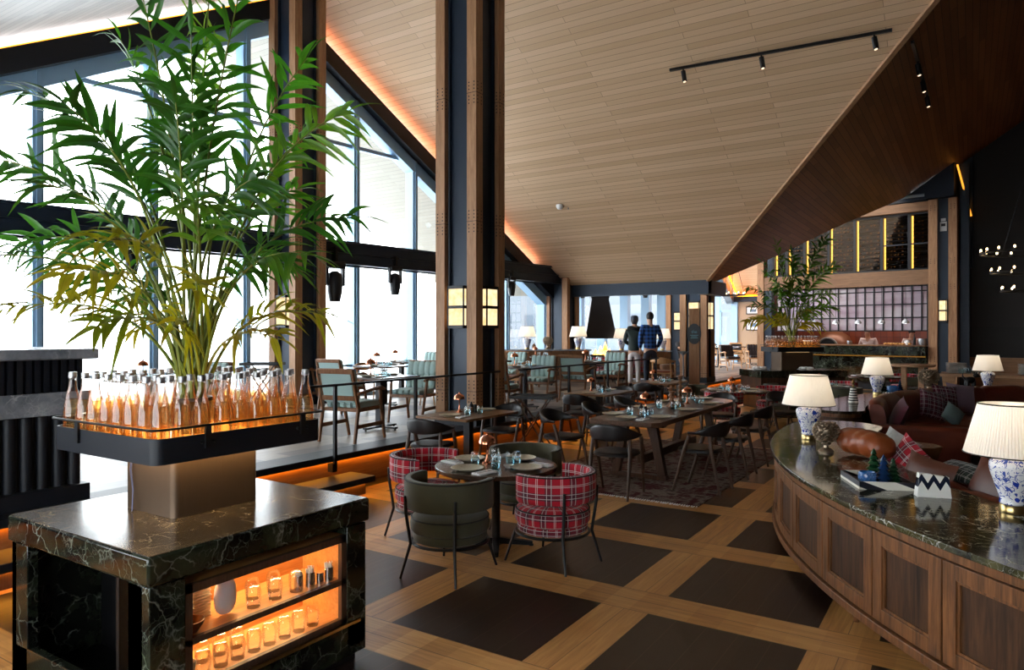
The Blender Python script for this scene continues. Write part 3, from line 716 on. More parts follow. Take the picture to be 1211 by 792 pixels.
FR=[T(20,55,.15,.55,.34,19),T(5,150,-.25,.62,.30,18),T(-5,232,.2,.62,.28,17,.45),T(25,262,-.35,.5,.28,16,.45),T(8,318,-.1,.45,.26,18,.45,1),
    T(75,215,.6,.5,.28,15,.5),T(110,-20,.3,.3,.36,17,.5),T(175,-60,-.1,.2,.36,17,.5),T(240,-95,.1,.1,.38,18,.5),T(300,-60,-.15,.2,.36,17,.5),
    T(345,10,.2,.35,.34,17,.5),T(408,95,-.1,.55,.30,17,.45),T(405,205,.1,.5,.30,17,.45),T(378,258,-.3,.5,.28,16,.45),T(372,318,.1,.35,.27,16,.45,1),
    T(340,345,-.25,.3,.25,13,.5,1),T(300,300,-.7,.5,.28,14,.5,1),T(215,260,-.75,.62,.30,14,.52,1),T(160,285,-.6,.5,.28,14,.5,1),T(290,215,-.6,.6,.32,14,.52),
    T(180,130,-.7,.5,.34,15,.55),T(270,120,-.6,.5,.34,15,.55),T(255,30,-.3,.3,.36,15,.55),T(140,90,.5,.4,.34,15,.55),T(310,150,.6,.5,.32,14,.55),T(215,190,.5,.5,.3,12,.6),
    T(130,335,.3,.4,.22,12,.55,1),T(95,300,.45,.5,.28,14,.5),T(62,110,.55,.6,.3,16,.5),T(335,85,.45,.4,.3,15,.5),T(255,335,-.5,.35,.24,12,.55,1),T(185,335,-.55,.4,.24,12,.55,1),T(305,255,.5,.5,.3,14,.5),T(115,190,-.45,.55,.3,14,.5),T(335,185,-.45,.55,.3,14,.5),T(45,300,.3,.5,.27,15,.5,1),T(205,-10,.4,.2,.34,14,.55)]
palm('tall green palm in a black pot rising from the near bottle tray',(TX,TY,.86+zb),1,FR,.05)
random.seed(11)
# ---------------------------------------------------------------- chair prototypes (front looks along local -Y)
def face(p,c): return atan2(c[1]-p[1],c[0]-p[0])+pi/2
def arc_band(m, R0, th, a0, a1, zf, n=22, mat=0, k=8, uv=True, cy=0.0, lean=0.0):
    """rounded upholstered band around the back; zf(a)->(z0,z1)"""
    rings=[]; L=[0]
    for i in range(n+1):
        a=a0+(a1-a0)*i/n; z0,z1=zf(a); zc=(z0+z1)/2; hz=(z1-z0)/2; e=min(1,(min(i,n-i)+.25)/1.3)**.5
        ring=[]
        for q in range(2*k):
            t=2*pi*q/(2*k); cx=math.copysign(abs(cos(t))**.55,cos(t))*th/2*e; cz=math.copysign(abs(sin(t))**.45,sin(t))*hz*(.86+.14*e)
            rr=R0+cx+lean*(zc+cz-z0); ring.append((rr*cos(a),cy+rr*sin(a),zc+cz))
        rings.append(ring)
    per=[0]
    for q in range(2*k): 
        a,b=Vector(rings[n//2][q]),Vector(rings[n//2][(q+1)%(2*k)]); per.append(per[-1]+(a-b).length)
    m.loft(rings,mat,True,True,(lambda i,j:((a1-a0)*R0*i/n,per[j])) if uv else None)
def tub_chair(label, mat):
    r=thing('tub_chair',label,'chair')
    m=MB(); m.lathe([(0,.245),(.25,.245),(.268,.255),(.272,.285),(.262,.305)],28,uv=True); m.build('seat_base',mat,r)
    m=MB(); m.lathe([(.24,.305),(.272,.312),(.288,.33),(.292,.38),(.282,.415),(.255,.434),(.14,.448),(0,.452)],28,uv=True); m.build('seat',mat,r)
    m=MB(); m.tube([(.283*cos(2*pi*k/28),.283*sin(2*pi*k/28),.416) for k in range(28)],.006,5,0,False,True); m.build('seat_piping',M['piping'],r)
    m=MB(); arc_band(m,.305,.06,pi/2-radians(112),pi/2+radians(112),lambda a:(.488,.705),26); b=m.build('backrest',mat,r)
    m=MB(); m.tube([(.333*cos(pi/2-radians(108)+radians(216)*k/24),.333*sin(pi/2-radians(108)+radians(216)*k/24),.695) for k in range(25)],.005,5); m.build('back_piping',M['piping'],b)
    m=MB(); m.tube([(.282*cos(2*pi*k/28),.282*sin(2*pi*k/28),.238) for k in range(28)],.011,6,0,False,True); m.build('frame_ring',M['iron'],r)
    for a in (-38,38):
        t=pi/2+radians(a); u=Vector((cos(t),sin(t),0)); m=MB(); m.tube([u*.375,u*.30+Vector((0,0,.24)),u*.335+Vector((0,0,.47)),u*.342+Vector((0,0,.585))],[.009,.012,.012,.010],8); m.build('leg',M['iron'],r)
    for a in (-140,140):
        t=pi/2+radians(a); u=Vector((cos(t),sin(t),0)); m=MB(); m.tube([u*.365,u*.285+Vector((0,0,.24))],[.009,.012],8); m.build('leg',M['iron'],r)
    return r
tub_red=Proto(tub_chair(None,M['plaid_red'])); tub_olive=Proto(tub_chair(None,M['olive']))
def black_chair():
    r=thing('dining_chair',None,'chair')
    m=MB(); P=[]
    for k in range(20):
        t=2*pi*k/20; P.append((.235*math.copysign(abs(cos(t))**.6,cos(t))*(1-.1*sin(t)),.225*math.copysign(abs(sin(t))**.6,sin(t))))
    m.loft([[(x*q,y*q,z) for x,y in P] for q,z in ((.9,.425),(1,.435),(1,.455),(.93,.472),(.6,.478),(.01,.478))]); m.build('seat',M['blackleather'],r)
    m=MB(); zf=lambda a:(.60+.045*(1-abs(sin(a))) -.0, .665+.115*max(0,sin(a))**1.3)
    arc_band(m,.262,.042,pi/2-radians(102),pi/2+radians(102),zf,24,0,7,False,.0,.12); m.build('backrest',M['blackleather'],r)
    for sx in (-1,1):
        m=MB(); m.tube([(sx*.235,-.235,0),(sx*.255,-.10,.45),(sx*.262,-.04,.625)],[.013,.024,.02],8); m.build('leg',M['darkleg'],r)
        m=MB(); m.tube([(sx*.215,.285,0),(sx*.215,.19,.45),(sx*.20,.165,.64)],[.013,.023,.019],8); m.build('leg',M['darkleg'],r)
    m=MB(); m.box(-.20,.20,-.02,.02,.40,.43); m.box(-.02,.02,-.2,.19,.40,.43); m.build('seat_rail',M['darkleg'],r)
    return r
bchair=Proto(black_chair())
def teal_chair():
    r=thing('lounge_armchair',None,'chair'); hw=.27
    m=MB()
    for k in range(5):
        x0=-.24+k*.096; m.ell((x0+.048,-.02,.455),(.052,.26,.045),10,6,0,.5)
    m.build('seat',M['teal'],r)
    m=MB(); Rm=Matrix.Rotation(-.20,3,'X')
    for k in range(5):
        for j in range(2): m.ell((-.24+k*.096+.048,.205+.03+j*.045,.59+j*.20),(.053,.04,.112),10,8,0,.5,Rm)
    m.build('backrest',M['teal'],r)
    m=MB(); m.bar((0,.262,.50),(0,.345,.86),.44,.035); m.build('back_panel',M['teal'],r)
    m=MB(); m.cb((0,.365,.875),(.52,.035,.065),0,0,Matrix.Rotation(-.2,3,'X')); m.build('top_rail',M['chairwood'],r,bev=.008); m=MB(); m.cb((0,.29,.545),(.48,.03,.06),0,0,Matrix.Rotation(-.2,3,'X')); m.build('lower_rail',M['chairwood'],r,bev=.008)
    m=MB(); m.box(-hw,hw,-.24,.24,.375,.42); m.build('seat_rail',M['chairwood'],r,bev=.006)
    for sx in (-1,1):
        m=MB(); m.bar((sx*.265,.33,0),(sx*.265,.255,.42),.028,.04,0,.03,.05); m.bar((sx*.265,.255,.42),(sx*.255,.375,.90),.03,.05,0,.026,.036); m.build('leg',M['chairwood'],r,bev=.005)
        m=MB(); m.bar((sx*.275,-.30,0),(sx*.285,-.20,.42),.028,.036,0,.03,.045); m.bar((sx*.285,-.20,.42),(sx*.30,-.16,.64),.03,.045,0,.03,.04); m.build('leg',M['chairwood'],r,bev=.005)
        m=MB(); m.tube([(sx*.305,-.25,.628),(sx*.305,-.16,.655),(sx*.30,.05,.635),(sx*.28,.30,.60)],[.018,.026,.022,.018],8,0,True,False,1.4); m.build('armrest',M['chairwood'],r)
        m=MB(); m.bar((sx*.275,-.255,.20),(sx*.268,.29,.20),.02,.05); m.build('stretcher',M['chairwood'],r,bev=.004)
    return r
tchair=Proto(teal_chair())
def bow_chair(mat):
    r=thing('wooden_armchair',None,'chair')
    m=MB(); P=[(.23*math.copysign(abs(cos(2*pi*k/20))**.6,cos(2*pi*k/20)),.22*math.copysign(abs(sin(2*pi*k/20))**.6,sin(2*pi*k/20))) for k in range(20)]
    m.loft([[(x*q,y*q,z) for x,y in P] for q,z in ((.95,.41),(1,.42),(1,.445),(.9,.455),(.01,.455))]); m.build('seat',M['brownleather'],r)
    m=MB(); zf=lambda a:(.655-.05*max(0,sin(a))**3,.69+.075*max(0,sin(a))**3); arc_band(m,.28,.035,pi/2-radians(108),pi/2+radians(108),zf,24,0,6,False,-.02,0); m.build('bow_back',mat,r)
    for sx in (-1,1):
        m=MB(); m.tube([(sx*.26,-.24,0),(sx*.265,-.17,.45),(sx*.268,-.10,.665)],[.013,.019,.013],8); m.build('leg',mat,r)
        m=MB(); m.tube([(sx*.22,.25,0),(sx*.215,.2,.45),(sx*.20,.19,.66)],[.013,.019,.013],8); m.build('leg',mat,r)
        m=MB(); m.bar((sx*.25,-.2,.38),(sx*.215,.2,.38),.02,.05); m.build('seat_rail',mat,r)
    m=MB(); m.bar((-.25,-.2,.39),(.25,-.2,.39),.05,.02); m.bar((-.21,.2,.39),(.21,.2,.39),.05,.02); m.build('cross_rail',mat,r)
    return r
wchair=Proto(bow_chair(M['palewood']))
# ---------------------------------------------------------------- table prototypes
def rect_table(name,label,loc,sx,sy,h,topmat,rz=0,thick=.035,grp=None):
    r=thing(name,label,'table',loc,rz,grp)
    m=MB(); m.prism(rrect(sx/2,sy/2,.02,3),h-thick,h); m.build('tabletop',topmat,r,bev=.004)
    m=MB(); m.box(-.045,.045,-.045,.045,.05,h-thick); m.box(-.16,.16,-.16,.16,h-thick-.015,h-thick); m.build('pedestal',M['iron'],r,smooth=0)
    m=MB(); m.box(-.30,.30,-.035,.035,.025,.05); m.box(-.035,.035,-.30,.30,.025,.05)
    for x,y in ((-.28,0),(.28,0),(0,-.28),(0,.28)): m.cyl((x,y,0),(x,y,.025),.014,n=8)
    m.build('base',M['iron'],r,smooth=0); return r
# ---------------------------------------------------------------- tableware prototypes
p_=thing('dinner_plate',None,'plate'); m=MB(); m.lathe([(0,0),(.07,0),(.075,.004),(.125,.018),(.132,.022),(.128,.024),(.08,.009),(0,.008)],28); m.build('dish',M['plate'],p_); plate=Proto(p_)
p_=thing('napkin',None,'napkin'); m=MB(); m.box(-.045,.045,-.10,.10,0,.009); m.box(-.043,.046,-.098,.095,.009,.015); m.build('folded_linen',M['napkin'],p_,bev=.003)
m=MB(); m.box(-.016,-.010,-.09,.09,.015,.018); m.box(-.018,-.008,.05,.09,.015,.018); m.box(.010,.018,-.09,.08,.015,.018); m.build('cutlery',M['chrome'],p_); napkin=Proto(p_)
p_=thing('tumbler',None,'glass'); m=MB(); m.lathe([(0,.0),(.026,0),(.033,.012),(.036,.04),(.036,.06)],16); m.lathe([(0,.012),(.028,.014)],12); m.build('blue_base',M['glass_blue'],p_)
m=MB(); m.lathe([(.036,.06),(.0345,.085),(.031,.105)],16); m.build('clear_rim',M['glass'],p_); glass=Proto(p_)
p_=thing('table_lamp',None,'lamp'); m=MB(); m.lathe([(0,0),(.045,0),(.045,.008),(.02,.014),(.009,.03),(.008,.16),(.012,.165),(0,.17)],18); m.lathe([(.02,.014),(.016,.03),(.012,.034),(.009,.03)],14); m.build('stand',M['copper'],p_)
m=MB(); m.lathe([(.072,.165),(.070,.185),(.058,.21),(.035,.228),(.012,.235),(.010,.242),(.012,.25),(0,.254)],22); m.lathe([(0,.229),(.035,.222),(.056,.206),(.068,.183),(.072,.165)],22); m.build('lamp_shade',M['copper'],p_); mlamp=Proto(p_)
p_=thing('small_bowl',None,'bowl'); m=MB(); m.lathe([(0,0),(.02,0),(.042,.026),(.039,.027),(.02,.006),(0,.006)],18); m.build('dish',plain('glazed white',srgb(214,212,204),.25),p_); sbowl=Proto(p_)
p_=thing('condiment_block',None,'caddy'); m=MB(); m.box(-.035,.035,-.03,.03,0,.07); m.build('wood_block',M['chairwood'],p_,bev=.004)
m=MB(); m.lathe([(0,0),(.03,0),(.033,.05),(.030,.09),(.012,.11),(.013,.13),(0,.132)],14,(0,.075,0)); m.build('dark_bottle',M['black'],p_)
m=MB(); m.lathe([(0,0),(.022,0),(.018,.05),(.022,.08),(.016,.1),(0,.105)],14,(.055,.05,0)); m.build('pepper_mill',M['black'],p_); caddy=Proto(p_)
def setting(where, c, z, seats, extra=(), lamp=(0,0), rad=None):
    """seats: list of unit directions (dx,dy) with distance for plates"""
    P=[];N=[];G=[]
    for dx,dy,d in seats:
        a=atan2(dy,dx); px,py=-sin(a),cos(a)
        P.append(plate((c[0]+dx*d,c[1]+dy*d,z),a,None,'stoneware plates on the tables'))
        N.append(napkin((c[0]+dx*d+px*.20,c[1]+dy*d+py*.20,z),a+pi/2,None,'folded napkins on the tables'))
        G.append(glass((c[0]+dx*(d-.19)+px*.12,c[1]+dy*(d-.19)+py*.12,z),0,None,'turquoise tumblers on the tables'))
    for x,y in extra: G.append(glass((c[0]+x,c[1]+y,z),0,None,'turquoise tumblers on the tables'))
    ordinal(P,'speckled stoneware plate, {} on '+where); ordinal(N,'napkin with cutlery, {} on '+where); ordinal(G,'turquoise based tumbler, {} on '+where)
    if lamp is not None:
        mlamp((c[0]+lamp[0],c[1]+lamp[1],z),0,'small copper mushroom lamp on '+where,'copper mushroom lamps')
# ---------------------------------------------------------------- near round table
RT=(-3.28,4.82)
r=thing('round_table','dark round pedestal table with four tub chairs in the foreground','table',(RT[0],RT[1],0))
m=MB(); m.lathe([(0,.628),(.49,.628),(.50,.634),(.50,.66),(.495,.665),(0,.665)],48); m.build('tabletop',M['tabletop'],r)
m=MB(); m.cyl((0,0,.03),(0,0,.63),.036,n=16); m.build('pedestal',M['iron'],r)
m=MB()
for a in (0,pi/2,pi,3*pi/2):
    u=Vector((cos(a+.6),sin(a+.6),0)); m.bar(u*.02+Vector((0,0,.05)),u*.30+Vector((0,0,.02)),.06,.05,0,.04,.03); m.cyl(u*.29,u*.29+Vector((0,0,.012)),.02,n=8)
m.build('cross_foot',M['iron'],r,smooth=0)
for pr,(x,y),rz,lab in ((tub_olive,(-3.21,4.12),-.05,'olive wool tub chair seen from behind, nearest at the front round table'),(tub_red,(-2.70,4.74),-1.95,'red tartan tub chair at the right of the front round table'),
      (tub_red,(-3.96,4.78),1.45,'red tartan tub chair on the far left of the front round table'),(tub_olive,(-3.42,5.50),0,'olive wool tub chair behind the front round table')):
    pr((x,y,0),(face((x,y),RT)+rz*.0) if lab.startswith('olive') or 'far left' in lab else face((x,y),RT),lab,'tub chairs')
setting('the near round table',RT,.665,[(-.2,-1,.31),(1,-.1,.31),(.15,1,.31),(-1,.2,.31)],[(.02,-.02),(.10,.06)],(-.10,.02))
sbowl((RT[0]+.17,RT[1]-.07,.665),0,'small white bowl between two plates on the near round table','small bowls on the near round table'); sbowl((RT[0]+.03,RT[1]+.18,.665),0,'small white bowl behind the lamp on the near round table','small bowls on the near round table')
# ---------------------------------------------------------------- two-seat tables along the platform
TT=[((-5.28,7.15),'the oak table below the first railing'),((-5.32,10.95),'the second small table below the platform'),((-5.36,13.9),'the third small table below the platform')]
for k,(c,nm) in enumerate(TT):
    rect_table('dining_table',('oak topped table for two below the first railing','oak topped table for two below the second railing','far oak topped table for two near the column with the oval sign')[k],(c[0],c[1],0),.78,1.12,.74,M['tabletop_oak'],0,.03,'small tables along the platform')
    setting(nm,c,.74,[(0,-1,.38),(0,1,.38)],[(.05,-.08),(.16,.02)],(-.18,.05))
    caddy((c[0]-.02,c[1]+.06,.74),.4,'wooden block with dark bottles on '+nm,'condiment blocks')
    for sy,w_ in ((-1,'near'),(1,'far')):
        p=(c[0]+.02,c[1]+sy*.74); bchair((p[0],p[1],0),face(p,c)+(.15 if k==0 else .06),'black leather dining chair at the %s end of %s'%(w_,nm),'black dining chairs')
# ---------------------------------------------------------------- rug and long rustic table
def rug_mat():
    t=NT('faded red rug'); v=t.co(); x,y,_=t.xyz(v)
    n=t.noise(v,16.0,5.0,.7); vo=t.n('ShaderNodeTexVoronoi',{'Vector':v,'Scale':6.0},feature='F1',distance='CHEBYCHEV').outputs[0]; n3=t.noise(v,120.0,2.0)
    f=t.math('MULTIPLY_ADD',n,.7,t.math('MULTIPLY',vo,.8))
    c=t.ramp(f,[(.3,srgb(98,50,48)),(.5,srgb(84,66,62)),(.66,srgb(142,128,116)),(.85,srgb(84,34,38))])
    t.bsdf(t.mix(t.math('MULTIPLY',n3,.5),c,srgb(70,56,52)),.95,0.0,t.bump(n3,.4,.004),.1); return t.mat
r=thing('rug','faded red and grey woven rug under the long rustic table','rug',(-3.42,8.98,0))
m=MB(); m.box(-1.12,1.12,-2.0,2.0,.001,.011); m.build('pile',rug_mat(),r)
m=MB()
for k in range(90):
    x=-1.12+2.24*(k+.5)/90
    for s_ in (-1,1): m.bar((x,s_*2.0,.006),(x+random.uniform(-.012,.012),s_*2.05,.003),.012,.004)
m.build('fringe',M['napkin'],r,smooth=0); 
LT=(-3.36,9.05)
r=thing('long_table','long rustic dark wood table with rounded end on the red rug','table',(LT[0],LT[1],.011))
m=MB(); Ptop=[(-.46,-1.66),(.46,-1.66)]+[(.46*cos(t),1.25+.5*sin(t)) for t in [pi*k/14 for k in range(15)]]
rust=wood('rustic table top',srgb(52,34,26),srgb(104,76,58),.3,.6,'Y')
Ptop=[(-.39,-1.6),(-.35,-1.68),(.40,-1.66),(.47,-1.56)]+Ptop[2:]
m.prism(Ptop,.685,.74); m.build('tabletop',rust,r,bev=.006)
for y in (-1.05,1.0):
    m=MB(); m.box(-.33,.33,y-.05,y+.05,.62,.685); m.box(-.36,.36,y-.05,y+.05,0,.05)
    for s_ in (-1,1): m.bar((s_*.30,y,.03),(s_*.18,y,.64),.10,.09)
    m.build('trestle',M['darkleg'],r,bev=.006)
m=MB(); m.box(-.04,.04,-1.0,.95,.16,.26); m.build('stretcher',M['darkleg'],r)
for x,y,lab in ((-3.21,7.02,'black leather dining chair at the near end of the long rustic table'),(-2.52,7.75,'black dining chair with oak legs nearest on the right side of the long table'),(-2.50,8.75,'black dining chair in the middle of the right side of the long table'),
    (-2.50,9.72,'black dining chair furthest along the right side of the long table'),(-4.26,7.75,'black dining chair nearest on the left side of the long table'),(-4.24,8.85,'black dining chair in the middle of the left side of the long table'),
    (-4.24,9.9,'black dining chair furthest along the left side of the long table'),(-3.36,11.25,'black dining chair at the far rounded end of the long table')):
    bchair((x,y,.012 if y<10.9 and x<-2.4 else 0),face((x,y),(LT[0] if abs(x-LT[0])<.3 else x*.0+LT[0],y if abs(x-LT[0])>.3 else LT[1]))+random.uniform(-.12,.12),lab,'black dining chairs')
Zl=.751
setting('the long rustic table',LT,Zl,[(0,-1,1.42),(0,1,1.45)],(),(-.12,-.55))
P=[];N=[];G=[]
for y in (-1.15,-.2,.75):
    for s_ in (-1,1):
        P.append(plate((LT[0]+s_*.30,LT[1]+y,Zl),0,None,'stoneware plates on the tables')); N.append(napkin((LT[0]+s_*.33,LT[1]+y+.22,Zl),pi/2+.1,None,'folded napkins on the tables'))
        for q in (0,1): G.append(glass((LT[0]+s_*(.10+.03*q),LT[1]+y+.05+.09*q,Zl),0,None,'turquoise tumblers on the tables'))
ordinal(P,'stoneware side place plate, {} along the long rustic table'); ordinal(N,'white side place napkin, {} along the long rustic table'); ordinal(G,'turquoise tumbler, {} along the middle of the long rustic table')
mlamp((LT[0]+.02,LT[1]+.62,Zl),0,'copper mushroom lamp at the far end of the long rustic table','copper mushroom lamps')
caddy((LT[0]+.0,LT[1]-1.0,Zl),.3,'wooden block with dark bottle at the near end of the long table','condiment blocks')
def candlestick(x,y,h,lab):
    r=thing('candlestick',lab,'candlestick',(LT[0]+x,LT[1]+y,Zl),0,'turned wooden candlesticks')
    m=MB(); pr=[(0,0),(.055,0),(.058,.012),(.04,.03),(.02,.05)]
    zz=.05
    while zz<h-.09: pr+=[(.018,zz+.01),(.032,zz+.032),(.018,zz+.055)]; zz+=.062
    pr+=[(.016,h-.06),(.035,h-.045),(.018,h-.03),(.042,h-.008),(.042,h),(0,h)]
    m.lathe(pr,18); m.build('turned_stem',M['chairwood'],r); return r
candlestick(-.04,.12,.26,'shortest turned wooden candlestick on the long rustic table'); candlestick(.03,.0,.22,'small turned candlestick between two others on the long table'); candlestick(.06,.22,.42,'tallest turned wooden candlestick on the long rustic table')
# ---------------------------------------------------------------- platform dining
PZ=.404
def tt(k,c,nm,rz=0.0,sx=.8,sy=.8,full=True):
    rect_table('platform_table',k,(c[0],c[1],PZ),sx,sy,.74,M['tabletop'],rz,.03,'black based tables on the platform')
    if full:
        setting(nm,c,PZ+.74,[(0,-1,.24),(0,1,.24)],[(.12,.03)],(-.2,.02)); 
PT=[((-6.92,7.3),'square table with copper lamp beside the first railing','the table beside the first railing'),((-6.72,10.75),'square table beside the near end of the second railing','the near table by the second railing'),((-6.72,13.55),'square table beside the far end of the second railing','the far table by the second railing'),
    ((-9.05,9.65),'square table in the middle of the platform before the glass','the middle platform table'),((-10.1,11.3),'square table close to the glass wall left of the tall column','the table close to the glass'),((-8.75,12.5),'square platform table seen just left of the tall column','the table just left of the tall column'),((-9.2,15.6),'square platform table before the far consoles','the far table before the consoles'),((-9.0,5.2),'square platform table behind the bottle tray','the table behind the bottle tray')]
for c,l,nm in PT: tt(l,c,nm)
def tc(x,y,c,lab,off=0): tchair((x,y,PZ),face((x,y),c)+off,lab,'teal armchairs on the platform')
tc(-6.55,6.42,(-6.75,7.6),'teal and walnut armchair seen from behind at the first railing')
tc(-7.12,8.25,(-6.95,7.0),'teal armchair with tufted back facing us left of the tall column',.1)
tc(-6.52,9.72,(-6.72,10.9),'teal armchair from behind beside the folding tray stand right of the tall column')
tc(-6.95,11.65,(-6.8,10.6),'tufted teal armchair facing us behind the second railing')
tc(-6.62,12.65,(-6.72,13.7),'teal armchair from behind in the middle of the second railing')
tc(-6.75,14.45,(-6.72,13.5),'tufted teal armchair facing us near the standing couple')
tc(-10.75,9.35,(-9.9,10.4),'teal armchair alone beside the glass wall and window sill',-.3)
tc(-9.0,8.6,(-9.05,9.65),'teal armchair from behind at the middle platform table')
tc(-10.2,12.25,(-10.1,11.3),'teal armchair facing us at the table close to the glass')
tc(-8.75,13.45,(-8.75,12.5),'teal armchair facing us behind the table left of the tall column')
tc(-7.75,11.0,(-6.8,10.8),'teal armchair side on at the table by the second railing')
tc(-9.2,14.7,(-9.2,15.6),'teal armchair from behind at the far table before the consoles')
tc(-9.6,4.3,(-9.0,5.2),'teal armchair behind the bottles, left of the table behind the tray'); tc(-9.4,6.2,(-9.0,5.2),'teal armchair behind the bottles, near the peak column')
def wc(x,y,c,lab,off=0,z=PZ): wchair((x,y,z),face((x,y),c)+off,lab,'bow backed wooden chairs')
wc(-9.75,9.95,(-9.05,9.65),'bow backed wooden chair at the middle platform table'); wc(-8.25,9.9,(-9.05,9.65),'bow backed wooden chair right of the middle platform table')
wc(-9.3,11.3,(-10.1,11.3),'bow backed wooden chair at the table close to the glass'); wc(-7.95,12.5,(-8.75,12.5),'bow backed wooden chair right of the table left of the column')
wc(-6.12,16.0,(-6.4,17.2),'pale bow backed wooden chair standing before the couple')
# folding tray stands
def tray_stand(x,y,z,rz,lab):
    r=thing('folding_tray_stand',lab,'stand',(x,y,z),rz,'folding tray stands'); h=.80
    m=MB(); m.box(-.33,.33,-.22,.22,h-.02,h); m.box(-.33,.33,-.22,-.205,h,h+.025); m.box(-.33,.33,.205,.22,h,h+.025); m.box(-.33,-.315,-.22,.22,h,h+.025); m.box(.315,.33,-.22,.22,h,h+.025); m.build('tray',M['black'],r,smooth=0)
    for y_ in (-.17,.17):
        for s_ in (-1,1):
            m=MB(); m.bar((s_*.27,y_+s_*.012,0),(-s_*.25,y_+s_*.012,h-.02),.03,.02); m.build('leg',M['darkleg'],r,smooth=0)
    m=MB(); m.cyl((.25,-.17,.06),(.25,.17,.06),.012,n=8); m.cyl((-.25,-.17,.06),(-.25,.17,.06),.012,n=8); m.build('stretcher',M['darkleg'],r)
    return r
tray_stand(-5.45,9.0,0,.35,'black folding tray stand on the main floor right of the tall column')
tray_stand(-10.35,8.0,PZ,.6,'black folding tray stand on the platform beside the peak column')
# railings
def railing(lab,ys,y0,y1,posts):
    r=thing('railing',lab,'railing',(-5.80,0,0),0,'black railings on the platform edge')
    m=MB(); m.box(-.014,.014,y0,y1,1.165,1.192); m.build('handrail',M['iron'],r,smooth=0)
    for y in posts:
        m=MB(); m.box(-.016,.016,y-.018,y+.018,.24,1.166); m.box(-.06,.016,y-.05,y+.018,.24,.33); m.build('post',M['iron'],r,smooth=0)
railing('black railing on the platform edge left of the tall column',0,5.05,8.62,(5.42,6.75,8.42))
railing('black railing on the platform edge right of the tall column',0,9.15,14.9,(9.35,10.75,12.3,14.75))
# ---------------------------------------------------------------- curved oak cabinet with marble top
def pol(c,R,a,z=0.0): return Vector((c[0]+R*cos(radians(a)),c[1]+R*sin(radians(a)),z))
def arc_slab(m,c,R0,R1,a0,a1,z0,z1,mat=0,n=None,end0=False,end1=False):
    n=n or max(2,int(abs(a1-a0)/2)); A=[a0+(a1-a0)*k/n for k in range(n+1)]
    P=[pol(c,R1,a) for a in A]
    def cap(a,sgn):
        mid=pol(c,(R0+R1)/2,a); h=(R1-R0)/2; out=[]
        for k in range(1,12):
            t=pi*k/12; u=Vector((cos(radians(a)),sin(radians(a)),0)); v=Vector((-u.y,u.x,0))*sgn
            out.append(mid+u*h*cos(t)+v*h*sin(t))
        return out
    sg=1 if a1>a0 else -1
    if end1: P+=cap(a1,sg)
    P+=[pol(c,R0,a) for a in A[::-1]]
    if end0: P+=cap(a0,-sg)[::-1]
    P=[(p.x,p.y) for p in P]
    if sg<0: P=P[::-1]
    m.prism(P,z0,z1,mat)
CC=(4.26,7.95); RO,RI=5.93,5.05
def rel(m,c):  # shift a mesh built in world xy so that its object stands at c
    m.v=[(x-c[0],y-c[1],z) for x,y,z in m.v]; return m
cb=(-1.0,6.0)
r=thing('curved_cabinet','long curved oak cabinet with dark marble top at the right','cabinet',(cb[0],cb[1],0))
m=MB(); arc_slab(m,CC,RI,RO,176,246,.715,.75,0,40,True,False); rel(m,cb).build('marble_top',marble('dark emerald brown marble',srgb(26,26,18),srgb(84,80,44),srgb(214,212,200),.10,2.4,.85),r,bev=.005)
m=MB(); arc_slab(m,CC,RI+.05,RO-.06,176,246,.12,.715,0,40,True,False); rel(m,cb).build('carcass',M['cabinet'],r)
m=MB(); arc_slab(m,CC,RI+.03,RO-.03,176,246,.665,.715,0,40,True,False); rel(m,cb).build('top_rail',M['cabinet'],r,bev=.003)
m=MB(); arc_slab(m,CC,RI+.04,RO-.015,176,246,.10,.15,0,40,True,False); rel(m,cb).build('base_rail',M['cabinet'],r,bev=.004)
for k,a in enumerate((178,187,196,204.6,213.5,222,232,242)):
    for R in (RO-.12,RI+.14):
        p=pol(CC,R,a); m=MB(); m.cyl((p.x,p.y,0),(p.x,p.y,.10),.016,.024,10); rel(m,cb).build('foot',M['cabinet'],r)
edges=[175.5,181.3,187.2,193.0,198.8,204.6,210.7,216.7,222.0,228,234,240,246]
for a0,a1 in zip(edges,edges[1:]):
    a0+=.06; a1-=.06; wa=.78; z0,z1=.16,.655; Rf=RO-.045
    m=MB()
    arc_slab(m,CC,Rf-.02,Rf+.012,a0,a0+wa,z0,z1,0,1); arc_slab(m,CC,Rf-.02,Rf+.012,a1-wa,a1,z0,z1,0,1)
    arc_slab(m,CC,Rf-.02,Rf+.012,a0+wa,a1-wa,z0,z0+.075,0,3); arc_slab(m,CC,Rf-.02,Rf+.012,a0+wa,a1-wa,z1-.075,z1,0,3)
    b_=rel(m,cb).build('door',M['cabinet'],r,bev=.003)
    m=MB(); arc_slab(m,CC,Rf-.02,Rf-.008,a0+wa,a1-wa,z0+.07,z1-.07,0,3); rel(m,cb).build('door_panel',M['cabinet_dark'],b_)
    m=MB()
    for (b0,b1,c0,c1) in ((a0+wa,a0+wa+.14,z0+.075,z1-.075),(a1-wa-.14,a1-wa,z0+.075,z1-.075),(a0+wa,a1-wa,z0+.075,z0+.089),(a0+wa,a1-wa,z1-.089,z1-.075)): arc_slab(m,CC,Rf-.01,Rf+.002,b0,b1,c0,c1,0,2)
    rel(m,cb).build('moulding',M['cabinet'],b_)
